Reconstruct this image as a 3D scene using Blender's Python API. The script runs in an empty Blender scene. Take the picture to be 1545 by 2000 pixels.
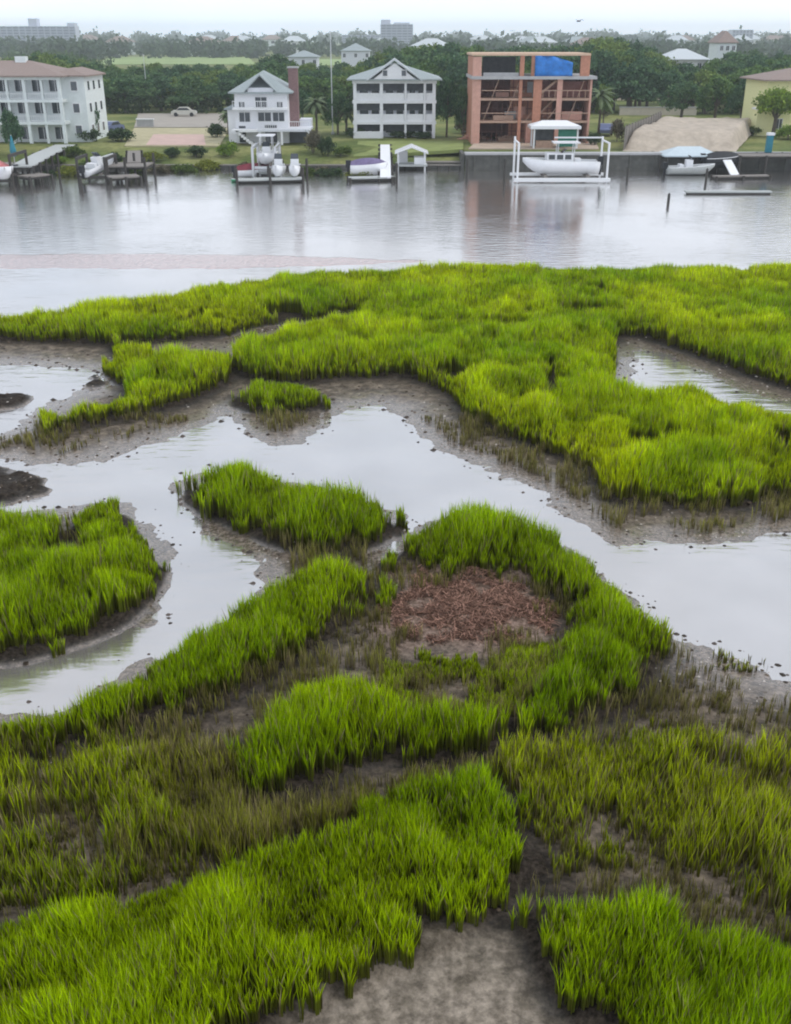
import bpy, math, random
import numpy as np
from mathutils import Matrix, Vector

# ------------------------------------------------------------------ camera
scene = bpy.context.scene
C = scene.collection
CAM_H, PITCH, FOC = 15.0, math.radians(24.83), 2006.0
cam_d = bpy.data.cameras.new('camera'); cam = bpy.data.objects.new('camera', cam_d); C.objects.link(cam)
cam.location = (0, 0, CAM_H); cam.rotation_euler = (math.radians(90) - PITCH, 0, 0)
cam_d.sensor_fit = 'VERTICAL'; cam_d.sensor_height = 24.0; cam_d.lens = 24.0 * FOC / 2000.0
cam_d.clip_start = 0.1; cam_d.clip_end = 12000
scene.camera = cam
# ------------------------------------------------------------------ sky and sun
SUN_EL, SUN_AZ = math.radians(55), math.radians(98)       # azimuth clockwise from +Y
world = bpy.data.worlds.new("World"); scene.world = world; world.use_nodes = True
nt = world.node_tree; nt.nodes.clear()
wo = nt.nodes.new('ShaderNodeOutputWorld'); bg = nt.nodes.new('ShaderNodeBackground')
sk = nt.nodes.new('ShaderNodeTexSky'); sk.sky_type = 'NISHITA'; sk.sun_disc = False
sk.sun_elevation = SUN_EL; sk.sun_rotation = SUN_AZ; sk.air_density = 1.0; sk.dust_density = 3.0; sk.ozone_density = 1.0
tc = nt.nodes.new('ShaderNodeTexCoord'); mp = nt.nodes.new('ShaderNodeMapping'); mp.inputs['Scale'].default_value = (1, 1, 4)
no = nt.nodes.new('ShaderNodeTexNoise'); no.inputs['Scale'].default_value = 2.2; no.inputs['Detail'].default_value = 5
rp = nt.nodes.new('ShaderNodeValToRGB')
rp.color_ramp.elements[0].position = 0.35; rp.color_ramp.elements[0].color = (9.4, 10.5, 12.3, 1)
rp.color_ramp.elements[1].position = 0.65; rp.color_ramp.elements[1].color = (10.8, 11.1, 12.0, 1)
mx = nt.nodes.new('ShaderNodeMix'); mx.data_type = 'RGBA'; mx.inputs[0].default_value = 0.9
L = nt.links.new
L(tc.outputs['Generated'], mp.inputs[0]); L(mp.outputs[0], no.inputs['Vector']); L(no.outputs['Fac'], rp.inputs[0])
L(sk.outputs[0], mx.inputs[6]); L(rp.outputs[0], mx.inputs[7]); L(mx.outputs[2], bg.inputs['Color'])
sz = nt.nodes.new('ShaderNodeSeparateXYZ'); L(tc.outputs['Generated'], sz.inputs[0])
hz = nt.nodes.new('ShaderNodeMapRange'); hz.inputs[1].default_value = 0.0; hz.inputs[2].default_value = .22; hz.inputs[3].default_value = 1.4; hz.inputs[4].default_value = 1.0; L(sz.outputs[2], hz.inputs[0])
ml = nt.nodes.new('ShaderNodeVectorMath'); ml.operation = 'SCALE'; L(mx.outputs[2], ml.inputs[0]); L(hz.outputs[0], ml.inputs['Scale']); L(ml.outputs[0], bg.inputs['Color'])
bg.inputs['Strength'].default_value = 0.1; L(bg.outputs[0], wo.inputs[0])
sun_d = bpy.data.lights.new('sun', 'SUN'); sun_d.energy = 1.3; sun_d.angle = math.radians(14); sun_d.color = (1, .96, .9)
sun = bpy.data.objects.new('sun', sun_d); C.objects.link(sun)
sv = Vector((math.sin(SUN_AZ) * math.cos(SUN_EL), math.cos(SUN_AZ) * math.cos(SUN_EL), math.sin(SUN_EL)))
sun.rotation_euler = sv.to_track_quat('Z', 'Y').to_euler(); sun.location = (0, 0, 60)
scene.view_settings.view_transform = 'Standard'; scene.view_settings.look = 'None'
scene.view_settings.exposure = 0.0; scene.view_settings.gamma = 1.0
scene.render.engine = 'CYCLES'; scene.cycles.use_denoising = True
scene.cycles.max_bounces = 8; scene.cycles.diffuse_bounces = 3; scene.cycles.glossy_bounces = 3
scene.cycles.transparent_max_bounces = 6; scene.cycles.volume_bounces = 2
scene.cycles.pixel_filter_type = 'BLACKMAN_HARRIS'; scene.cycles.filter_width = 2.0

# ------------------------------------------------------------------ projection helpers (where a sight line meets the ground, etc.)
SP, CP = math.sin(PITCH), math.cos(PITCH)
def gnd(px, py, z=0.0):
    a = (px - 772.5) / FOC; b = (1000.0 - py) / FOC
    dy = CP + b * SP; dz = -SP + b * CP
    t = (z - CAM_H) / dz
    return (a * t, dy * t)
def zat(py, Y):
    return CAM_H - Y * math.tan(PITCH - math.atan((1000.0 - py) / FOC))
def xat(px, Y, z=3.0):
    return (px - 772.5) / FOC * (Y * CP + (CAM_H - z) * SP)
def YY(py, z):
    return gnd(772.5, py, z)[1]

# ------------------------------------------------------------------ tags
def tag(o, label=None, cat=None, group=None, kind=None):
    if label: o['label'] = label
    if cat: o['category'] = cat
    if group: o['group'] = group
    if kind: o['kind'] = kind
    return o
def empty(name, loc, label, cat, group=None, rz=0.0):
    o = bpy.data.objects.new(name, None); C.objects.link(o); o.location = loc; o.rotation_euler = (0, 0, rz)
    o.empty_display_size = .3
    return tag(o, label, cat, group)

# ------------------------------------------------------------------ materials
MATS = {}
def mat(name, col, rough=.8, var=.12, scale=3.0, bump=0.0, metal=0.0, stripe=None, spec=.3):
    if name in MATS: return MATS[name]
    m = bpy.data.materials.new(name); m.use_nodes = True; n = m.node_tree; b = n.nodes['Principled BSDF']
    b.inputs['Roughness'].default_value = rough; b.inputs['Metallic'].default_value = metal
    b.inputs['Specular IOR Level'].default_value = spec
    t = n.nodes.new('ShaderNodeTexCoord'); ns = n.nodes.new('ShaderNodeTexNoise')
    ns.inputs['Scale'].default_value = scale; ns.inputs['Detail'].default_value = 6; ns.inputs['Roughness'].default_value = .65
    n.links.new(t.outputs['Object'], ns.inputs['Vector'])
    r = n.nodes.new('ShaderNodeValToRGB'); e = r.color_ramp.elements
    e[0].position = .3; e[1].position = .7
    e[0].color = tuple(max(0, c * (1 - var)) for c in col) + (1,); e[1].color = tuple(min(1, c * (1 + var)) for c in col) + (1,)
    n.links.new(ns.outputs['Fac'], r.inputs[0]); out = r.outputs[0]
    if stripe:                                   # siding / planks / tiles: (axis, per metre, darker factor)
        ax, k, dk = stripe
        sx = n.nodes.new('ShaderNodeSeparateXYZ'); n.links.new(t.outputs['Object'], sx.inputs[0])
        mu = n.nodes.new('ShaderNodeMath'); mu.operation = 'MULTIPLY'; mu.inputs[1].default_value = k
        n.links.new(sx.outputs[ax], mu.inputs[0])
        fr = n.nodes.new('ShaderNodeMath'); fr.operation = 'FRACT'; n.links.new(mu.outputs[0], fr.inputs[0])
        gt = n.nodes.new('ShaderNodeMath'); gt.operation = 'LESS_THAN'; gt.inputs[1].default_value = .14; n.links.new(fr.outputs[0], gt.inputs[0])
        mxx = n.nodes.new('ShaderNodeMix'); mxx.data_type = 'RGBA'; mxx.blend_type = 'MULTIPLY'
        n.links.new(gt.outputs[0], mxx.inputs[0]); n.links.new(out, mxx.inputs[6]); mxx.inputs[7].default_value = (dk, dk, dk, 1)
        out = mxx.outputs[2]
    n.links.new(out, b.inputs['Base Color'])
    if bump:
        bp = n.nodes.new('ShaderNodeBump'); bp.inputs['Strength'].default_value = bump; bp.inputs['Distance'].default_value = .05
        n.links.new(ns.outputs['Fac'], bp.inputs['Height']); n.links.new(bp.outputs[0], b.inputs['Normal'])
    MATS[name] = m; return m

def leafmat(name, trans=.35, rough=.6, tint=(1, 1, 1)):
    m = bpy.data.materials.new(name); m.use_nodes = True; n = m.node_tree; n.nodes.clear()
    o = n.nodes.new('ShaderNodeOutputMaterial'); a = n.nodes.new('ShaderNodeAttribute'); a.attribute_name = 'col'
    mu = n.nodes.new('ShaderNodeMix'); mu.data_type = 'RGBA'; mu.blend_type = 'MULTIPLY'; mu.inputs[0].default_value = 1
    mu.inputs[7].default_value = tint + (1,)
    d = n.nodes.new('ShaderNodeBsdfDiffuse'); t = n.nodes.new('ShaderNodeBsdfTranslucent'); x = n.nodes.new('ShaderNodeMixShader')
    x.inputs[0].default_value = trans
    n.links.new(a.outputs['Color'], mu.inputs[6])
    n.links.new(mu.outputs[2], d.inputs[0]); n.links.new(mu.outputs[2], t.inputs[0])
    n.links.new(d.outputs[0], x.inputs[1]); n.links.new(t.outputs[0], x.inputs[2]); n.links.new(x.outputs[0], o.inputs[0])
    MATS[name] = m; return m

# ------------------------------------------------------------------ noise
def vn(x, y, s, seed):
    x = np.asarray(x) / s + 1000.3; y = np.asarray(y) / s + 1000.7
    rs = np.random.RandomState(seed); T = rs.rand(256, 256)
    xi = np.floor(x).astype(int); yi = np.floor(y).astype(int); fx = x - xi; fy = y - yi
    fx = fx * fx * (3 - 2 * fx); fy = fy * fy * (3 - 2 * fy)
    g = lambda i, j: T[(xi + i) & 255, (yi + j) & 255]
    return (g(0, 0) * (1 - fx) + g(1, 0) * fx) * (1 - fy) + (g(0, 1) * (1 - fx) + g(1, 1) * fx) * fy
def fbm(x, y, s, seed, oct=4):
    v = 0; a = 1; t = 0
    for k in range(oct):
        v = v + a * vn(x, y, s, seed + k); t += a; a *= .55; s *= .5
    return v / t
def sstep(a, b, x):
    t = np.clip((x - a) / (b - a), 0, 1); return t * t * (3 - 2 * t)

# ------------------------------------------------------------------ the marsh, as outlines on the ground
def chaikin(p, n=2):
    p = np.array(p, float)
    for _ in range(n):
        q = np.roll(p, -1, 0); p = np.stack([.75 * p + .25 * q, .25 * p + .75 * q], 1).reshape(-1, 2)
    return p
def outline(pts, h=0.0, z0=0.12, hole=0.0):
    """picture outline -> ground outline; edges whose far side faces away are the tops of the growth, h above the mud"""
    p = chaikin(pts)
    e = np.roll(p, -1, 0) - np.roll(p, 1, 0)
    area = np.sum(p[:, 0] * np.roll(p[:, 1], -1) - np.roll(p[:, 0], -1) * p[:, 1])
    nrm = np.stack([e[:, 1], -e[:, 0]], 1) * (1 if area > 0 else -1)
    nrm /= np.linalg.norm(nrm, axis=1)[:, None] + 1e-9
    t = np.clip((-nrm[:, 1] + .25) / .7, 0, 1)              # 1 where the outward side points to the far side
    t2 = np.clip((nrm[:, 1] + .1) / .7, 0, 1) * hole
    return np.array([gnd(a, b, z0 + h * .85 * tt + ss) for (a, b), tt, ss in zip(p, t, t2)])

GX0, GX1, GY0, GY1, GS = -50.0, 50.0, 7.0, 92.0, 0.15
nx = int((GX1 - GX0) / GS) + 1; ny = int((GY1 - GY0) / GS) + 1
gx = GX0 + GS * np.arange(nx); gy = GY0 + GS * np.arange(ny)
GXX, GYY = np.meshgrid(gx, gy)
def sdf(poly, pad=3.0):
    """signed distance on the grid, positive inside"""
    out = np.full((ny, nx), -pad)
    i0 = max(0, int((poly[:, 0].min() - pad - GX0) / GS)); i1 = min(nx, int((poly[:, 0].max() + pad - GX0) / GS) + 2)
    j0 = max(0, int((poly[:, 1].min() - pad - GY0) / GS)); j1 = min(ny, int((poly[:, 1].max() + pad - GY0) / GS) + 2)
    if i1 <= i0 or j1 <= j0: return out
    X = GXX[j0:j1, i0:i1]; Y = GYY[j0:j1, i0:i1]
    d2 = np.full(X.shape, 1e9); ins = np.zeros(X.shape, bool)
    for k in range(len(poly)):
        ax, ay = poly[k]; bx, by = poly[(k + 1) % len(poly)]
        ex, ey = bx - ax, by - ay; l2 = ex * ex + ey * ey + 1e-12
        t = np.clip(((X - ax) * ex + (Y - ay) * ey) / l2, 0, 1)
        d2 = np.minimum(d2, (X - ax - t * ex) ** 2 + (Y - ay - t * ey) ** 2)
        c = (ay > Y) != (by > Y)
        with np.errstate(divide='ignore', invalid='ignore'):
            ins ^= c & (X < (ex) * (Y - ay) / (ey if ey else 1e-12) + ax)
    s = np.sqrt(d2); s = np.where(ins, s, -s)
    out[j0:j1, i0:i1] = np.clip(s, -pad, 99)
    return out
def grid_at(F, x, y):
    i = np.clip(((x - GX0) / GS + .5).astype(int), 0, nx - 1); j = np.clip(((y - GY0) / GS + .5).astype(int), 0, ny - 1)
    return F[j, i]

HG = 1.05
P_MASS = [(-500,628),(-200,615),(0,606),(100,601),(200,586),(300,572),(400,551),(500,538),(620,525),(760,517),(880,511),(960,508),(1040,513),(1150,518),(1300,518),(1430,514),(1545,517),(1800,515),(2100,515),
    (2100,990),(1800,975),(1620,965),(1545,960),(1490,958),(1460,980),(1400,980),(1330,975),(1260,972),(1200,972),(1178,945),(1165,915),(1130,895),(1080,873),(1000,845),(930,815),(900,790),(895,768),(860,752),(820,735),(780,728),(720,728),(660,731),(600,738),(540,740),(490,732),
    (450,716),(440,742),(380,772),(300,797),(200,818),(115,828),(82,815),(92,795),(160,775),(230,762),(258,748),(225,735),(203,712),(205,685),(235,668),(160,663),(60,660),(-200,655),(-500,655)]
H_CREEK = [(445,668),(470,650),(485,634),(530,626),(590,622),(650,608),(705,602),(715,606),(650,618),(590,634),(530,646),(470,660),(456,690),(442,692),(400,682),(330,690),(290,694),(290,690),(330,684),(400,674)]
H_CR2 = [(225,664),(300,659),(380,652),(440,646),(480,634),(480,640),(440,654),(380,660),(300,667),(235,672)]
H_POOL = [(1195,660),(1240,655),(1290,668),(1350,690),(1420,715),(1480,740),(1560,765),(1700,790),(1900,830),(1900,850),(1700,820),(1540,795),(1480,785),(1400,760),(1350,748),(1290,752),(1230,760),(1190,740),(1200,700)]
P_TUFT = [(462,782),(472,762),(500,748),(550,744),(600,750),(632,770),(640,788),(610,800),(550,806),(490,802)]
P_F = [(362,948),(368,918),(400,893),(450,888),(500,898),(540,916),(600,928),(660,938),(720,950),(768,968),(785,1000),(765,1030),(715,1055),(650,1068),(590,1062),(520,1042),(450,1015),(390,985)]
P_G = [(-600,975),(-200,985),(0,982),(60,985),(130,985),(150,962),(190,945),(240,950),(258,985),(292,1030),(310,1075),(305,1120),(285,1160),(225,1205),(130,1245),(60,1265),(0,1275),(-200,1290),(-600,1300)]
H_G = [(70,1062),(105,1048),(145,1020),(160,1030),(140,1055),(95,1078),(72,1076)]
P_H = [(765,1138),(745,1102),(705,1078),(650,1075),(590,1082),(540,1108),(480,1148),(400,1200),(320,1245),(230,1300),(150,1345),(60,1385),(-60,1395),(-300,1400),(-300,1440),(0,1440),(120,1440),(190,1425),(260,1405),(340,1375),(410,1352),(470,1330),(530,1295),(590,1268),(630,1235),(660,1200),(720,1160)]
P_I = [(750,1092),(758,1070),(800,1020),(850,995),(930,985),(1010,992),(1080,1025),(1140,1068),(1190,1115),(1240,1165),(1290,1215),(1300,1240),(1265,1300),(1245,1345),(1190,1380),(1120,1400),(1060,1415),(990,1412),(985,1370),(1030,1335),(1075,1300),(1105,1250),(1120,1190),(1090,1150),(1040,1122),(980,1112),(930,1118),(870,1125),(835,1100),(790,1098)]
P_SHORT = [(740,1320),(760,1285),(850,1270),(950,1275),(1040,1265),(1110,1245),(1130,1290),(1100,1340),(1030,1395),(960,1405),(860,1410),(770,1400),(735,1360)]
H_BARE = [(800,1345),(840,1325),(900,1318),(960,1335),(975,1352),(930,1368),(860,1370),(810,1362)]
P_J = [(462,1478),(475,1440),(520,1385),(570,1335),(640,1305),(720,1315),(760,1350),(800,1372),(880,1372),(960,1370),(1030,1385),(1030,1435),(950,1468),(850,1475),(760,1472),(690,1480),(640,1500),(590,1535),(540,1545),(490,1520)]
P_K = [(-400,1770),(0,1765),(130,1745),(270,1700),(400,1675),(460,1635),(540,1610),(640,1590),(720,1545),(790,1500),(870,1475),(960,1470),(1000,1500),(1010,1560),(1045,1625),(1050,1665),(990,1715),(925,1785),(840,1840),(730,1895),(620,1940),(520,1985),(440,2030),(380,2100),(340,2300),(-400,2300)]
P_L = [(1035,1790),(1040,1725),(1075,1700),(1125,1725),(1180,1722),(1240,1718),(1300,1745),(1345,1785),(1400,1805),(1470,1795),(1545,1820),(1900,1840),(1900,2300),(1290,2300),(1260,2120),(1200,2040),(1130,1975),(1070,1900)]
P_ML = [(-400,1370),(0,1375),(100,1380),(170,1405),(240,1410),(290,1440),(350,1500),(380,1600),(380,1700),(200,1760),(-400,1800)]
P_MC = [(240,1440),(330,1440),(440,1440),(480,1510),(540,1560),(660,1560),(760,1500),(860,1470),(860,1560),(600,1640),(400,1720),(250,1740),(200,1600)]
P_MR = [(960,1430),(1060,1415),(1150,1400),(1260,1385),(1400,1395),(1545,1425),(1900,1430),(1900,1860),(1545,1850),(1430,1800),(1340,1740),(1260,1700),(1160,1700),(1090,1720),(1050,1640),(1000,1560),(960,1490)]
P_TR = [(1340,1270),(1370,1240),(1430,1235),(1480,1255),(1480,1295),(1420,1300),(1370,1295)]
P_R0 = [(1270,1225),(1310,1200),(1360,1240),(1350,1275),(1300,1265)]

W_CH = [(-500,628),(-200,615),(0,606),(100,601),(200,586),(300,572),(400,551),(500,538),(620,525),(760,517),(880,511),(960,508),(1040,513),(1150,518),(1300,518),(1430,514),(1545,517),(2100,515),(2100,430),(-700,430)]
W_POOL = [(-500,700),(-100,708),(60,712),(160,714),(210,724),(215,742),(160,765),(100,788),(60,822),(10,850),(-100,870),(-500,890)]
W_MAIN = [(-500,890),(0,890),(70,905),(200,895),(300,865),(380,835),(440,805),(462,812),(500,850),(560,872),(610,850),(650,805),(700,790),(760,790),(790,815),(830,850),(890,890),(950,912),(1010,932),(1070,965),(1130,1010),(1200,1060),(1270,1050),(1350,1062),(1440,1055),(1545,1030),(1900,1030),(1900,1350),(1650,1310),(1545,1285),(1460,1262),(1400,1235),(1330,1200),(1270,1160),(1190,1095),(1120,1035),(1050,1000),(960,975),(860,975),(800,1010),(775,1045),(740,1050),(790,990),(700,930),(540,900),(420,880),(362,905),(355,950),(385,1000),(440,1045),(490,1075),(545,1100),(480,1145),(400,1195),(330,1240),(268,1275),(290,1215),(322,1150),(325,1080),(300,1020),(262,975),(240,945),(180,945),(110,965),(0,960),(-500,960)]
W_PR = [(1222,700),(1258,684),(1310,692),(1340,712),(1400,738),(1470,765),(1540,785),(1620,795),(1610,800),(1520,778),(1440,758),(1380,742),(1340,735),(1290,750),(1235,750)]
W_LL = [(-400,1340),(0,1335),(60,1318),(140,1310),(200,1325),(130,1362),(40,1382),(-400,1400)]
W_CK = [(470,640),(500,625),(560,628),(610,615),(600,626),(540,640),(490,650),(470,672),(455,680)]
S_BAR = [(-600,494),(-200,494),(100,493),(300,493),(500,495),(640,499),(760,504),(900,508),(760,518),(560,525),(300,529),(100,527),(-200,528),(-600,530)]
D_DARK1 = [(-60,772),(10,765),(60,772),(62,790),(10,800),(-60,802)]
D_DARK2 = [(-200,915),(0,905),(50,925),(95,940),(110,965),(60,975),(0,985),(-200,985)]
D_DARK3 = [(165,748),(172,732),(195,730),(207,745),(195,756),(172,758)]
R_WRACK = [(765,1140),(775,1105),(840,1110),(940,1120),(1040,1125),(1095,1170),(1100,1230),(1085,1262),(1000,1270),(870,1275),(760,1262),(700,1240),(700,1205),(730,1165)]
T_PALE = [(480,2300),(600,2000),(720,1925),(880,1860),(950,1835),(1010,1870),(1050,1930),(1120,2030),(1200,2300)]

G = {}
G['mass'] = np.minimum(sdf(outline(P_MASS, HG, .32)), np.minimum(np.minimum(-sdf(outline(H_CREEK, 0, .3, .75)), -sdf(outline(H_CR2, 0, .4, .6))), -sdf(outline(H_POOL, 0, .1, 1.0))))
for k, p, h in (('tuft', P_TUFT, .6), ('F', P_F, HG), ('G', P_G, HG), ('H', P_H, HG), ('I', P_I, .9), ('J', P_J, .9), ('K', P_K, 1.0), ('L', P_L, 1.0),
             ('short', P_SHORT, .3), ('ML', P_ML, .8), ('MC', P_MC, .7), ('MR', P_MR, .8), ('TR', P_TR, .5), ('R0', P_R0, .6)):
    G[k] = sdf(outline(p, h, .34 if k in 'FGHIJKL' else .15))
G['G'] = np.minimum(G['G'], -sdf(outline(H_G, 0, .6, .4)))
G['short'] = np.minimum(G['short'], -sdf(outline(H_BARE, 0, .2)))
lush = np.maximum.reduce([G[k] for k in ('mass', 'tuft', 'F', 'G', 'H', 'I', 'J', 'K', 'L')])
sparse = np.maximum.reduce([G[k] for k in ('ML', 'MC', 'MR')])
wat = np.full((ny, nx), -3.0)
wll = sdf(outline([(-500,1305),(0,1300),(110,1285),(200,1262),(285,1240),(300,1262),(240,1300),(180,1335),(120,1365),(20,1388),(-500,1405)], 0, .0))
for p in (W_CH, W_POOL, W_MAIN, W_PR, W_CK):
    wat = np.maximum(wat, sdf(outline(p, 0, 1.05 if p is W_CH else 0.0, 1.0 if p is W_PR else .8 if p is W_MAIN else 0)))
wat = np.maximum(wat, np.minimum(wll + .5, 1.0))
bar = sdf(outline(S_BAR, 0, 0)); wrack = sdf(outline(R_WRACK, 0, .2)); pale = sdf(outline(T_PALE, 0, .1))
dark = np.maximum.reduce([sdf(outline(p, 0, .05)) for p in (D_DARK1, D_DARK2, D_DARK3)])
bare = sdf(outline(H_BARE, 0, .3))
wat = np.minimum(wat, -np.maximum(lush, sparse))
wat = np.where(GYY > 84, 3.0, wat)
n1 = fbm(GXX, GYY, 1.6, 11, 5) - .5; n2 = fbm(GXX, GYY, .45, 31, 2) - .5
ws = wat + n1 * 2.0
Z = np.interp(ws, [-2.6, -1.5, -.5, .3, 1.1], [.13, .085, .030, -.004, -.06])
Z = Z + np.where(ws > -1.6, .42, 1) * (n1 * .10 + n2 * .075)
Z = np.where((wat > 1.4), np.minimum(Z, -.03), Z)
Z = Z + .24 * sstep(-.3, .15, lush + .5 * n1) + .08 * sstep(0, 1.5, lush) + .12 * sstep(0, 2.0, wrack) + .1 * sstep(-.1, 1, bare)
Z = np.maximum(Z, -.1 + .117 * sstep(-.2, .8, bar + n1) + .022 * n1 + .012 * n2)
Z = np.maximum(Z, np.where(dark > -.3, -.1 + .3 * sstep(-.3, .5, dark + n1) + .3 * n2 * sstep(-.3, .3, dark), -1))
Z = np.where(GYY > 84, -.3, Z)
Z = np.maximum(Z, -.3)

def np_mesh(name, V, faces_list, material, col=None, smooth=False, extra=None):
    """faces_list: list of (n,k) index arrays"""
    me = bpy.data.meshes.new(name); me.vertices.add(len(V)); me.vertices.foreach_set('co', np.asarray(V, np.float32).ravel())
    loops = np.concatenate([f.ravel() for f in faces_list]).astype(np.int32)
    tot = np.concatenate([np.full(len(f), f.shape[1], np.int32) for f in faces_list])
    st = np.concatenate([[0], np.cumsum(tot)[:-1]]).astype(np.int32)
    me.loops.add(len(loops)); me.loops.foreach_set('vertex_index', loops)
    me.polygons.add(len(tot)); me.polygons.foreach_set('loop_start', st); me.polygons.foreach_set('loop_total', tot)
    if smooth: me.polygons.foreach_set('use_smooth', np.ones(len(tot), bool))
    if col is not None:
        a = me.color_attributes.new('col', 'FLOAT_COLOR', 'POINT'); a.data.foreach_set('color', np.asarray(col, np.float32).ravel())
    me.update(calc_edges=True); me.validate(); me.materials.append(material)
    o = bpy.data.objects.new(name, me); C.objects.link(o); return o
def grid_mesh(name, X, Y, Zz, material, col=None):
    r, c = X.shape; idx = np.arange(r * c).reshape(r, c)
    f = np.stack([idx[:-1, :-1], idx[:-1, 1:], idx[1:, 1:], idx[1:, :-1]], -1).reshape(-1, 4)
    return np_mesh(name, np.stack([X.ravel(), Y.ravel(), Zz.ravel()], 1), [f], material, col, True)

# mud: colour channels are where the wrack (r), pale sand (g), dark peat (b) lie
def mudmat():
    m = bpy.data.materials.new('marsh_mud'); m.use_nodes = True; n = m.node_tree; b = n.nodes['Principled BSDF']; k = n.links.new
    a = n.nodes.new('ShaderNodeAttribute'); a.attribute_name = 'col'; s = n.nodes.new('ShaderNodeSeparateColor'); k(a.outputs['Color'], s.inputs[0])
    g = n.nodes.new('ShaderNodeNewGeometry'); 
    def noise(sc, det=6):
        q = n.nodes.new('ShaderNodeTexNoise'); q.inputs['Scale'].default_value = sc; q.inputs['Detail'].default_value = det; q.inputs['Roughness'].default_value = .7
        k(g.outputs['Position'], q.inputs['Vector']); return q.outputs['Fac']
    def ramp(f, p0, c0, p1, c1):
        r = n.nodes.new('ShaderNodeValToRGB'); e = r.color_ramp.elements; e[0].position = p0; e[1].position = p1; e[0].color = c0 + (1,); e[1].color = c1 + (1,)
        k(f, r.inputs[0]); return r.outputs[0]
    def mix(f, A, B):
        x = n.nodes.new('ShaderNodeMix'); x.data_type = 'RGBA'; k(f, x.inputs[0]); k(A, x.inputs[6]); k(B, x.inputs[7]); return x.outputs[2]
    nf = noise(2.2); nb = noise(9.0)
    c = ramp(nf, .38, (.062, .049, .037), .62, (.21, .172, .132))
    c = mix(s.outputs[0], c, ramp(nb, .35, (.13, .085, .068), .68, (.30, .22, .18)))
    
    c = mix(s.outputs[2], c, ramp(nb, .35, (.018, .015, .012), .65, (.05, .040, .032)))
    wf = n.nodes.new('ShaderNodeMapRange'); wf.inputs[1].default_value = .10; wf.inputs[2].default_value = .02; wf.inputs[3].default_value = 0; wf.inputs[4].default_value = .8
    spz = n.nodes.new('ShaderNodeSeparateXYZ'); k(g.outputs['Position'], spz.inputs[0]); k(spz.outputs[2], wf.inputs[0]); c = mix(wf.outputs[0], c, ramp(nb, .38, (.11, .085, .066), .62, (.25, .205, .17)))
    k(wf.outputs[0], b.inputs['Coat Weight']); b.inputs['Coat Roughness'].default_value = .12; b.inputs['Coat IOR'].default_value = 1.7
    c = mix(s.outputs[1], c, ramp(nf, .38, (.15, .128, .10), .62, (.33, .285, .235)))
    c = mix(a.outputs['Alpha'], c, ramp(nf, .38, (.34, .24, .22), .6, (.54, .38, .355)))
    x = n.nodes.new('ShaderNodeMix'); x.data_type = 'RGBA'; x.blend_type = 'MULTIPLY'; x.inputs[0].default_value = 1; k(c, x.inputs[6])
    k(ramp(noise(4.5, 12), .38, (.50, .48, .45), .60, (1.18, 1.16, 1.13)), x.inputs[7]); c = x.outputs[2]
    k(c, b.inputs['Base Color'])
    sp = n.nodes.new('ShaderNodeSeparateXYZ'); k(g.outputs['Position'], sp.inputs[0])
    sr = n.nodes.new('ShaderNodeMapRange'); sr.inputs[1].default_value = .02; sr.inputs[2].default_value = .2; sr.inputs[3].default_value = .6; sr.inputs[4].default_value = .08; k(sp.outputs[2], sr.inputs[0]); k(sr.outputs[0], b.inputs['Specular IOR Level'])
    rr = n.nodes.new('ShaderNodeMapRange'); rr.inputs[1].default_value = 0.0; rr.inputs[2].default_value = .16; rr.inputs[3].default_value = .16; rr.inputs[4].default_value = .75
    k(sp.outputs[2], rr.inputs[0]); k(rr.outputs[0], b.inputs['Roughness'])
    bp = n.nodes.new('ShaderNodeBump'); bp.inputs['Strength'].default_value = .6; bp.inputs['Distance'].default_value = .06
    k(nb, bp.inputs['Height']); k(bp.outputs[0], b.inputs['Normal'])
    return m
cr = .9 * sstep(-.6, 1.0, wrack + 2 * n1); cg = sstep(-.5, .5, pale + 1.6 * n1) * .9; cbar = sstep(-.5, .3, bar)
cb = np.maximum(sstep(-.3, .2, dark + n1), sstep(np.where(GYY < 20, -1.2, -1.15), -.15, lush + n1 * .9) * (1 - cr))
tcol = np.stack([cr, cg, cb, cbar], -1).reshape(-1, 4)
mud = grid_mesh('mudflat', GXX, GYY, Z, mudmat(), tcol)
tag(mud, 'wet brown mud banks and flats between the marsh grass', 'mud', kind='structure')

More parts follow.
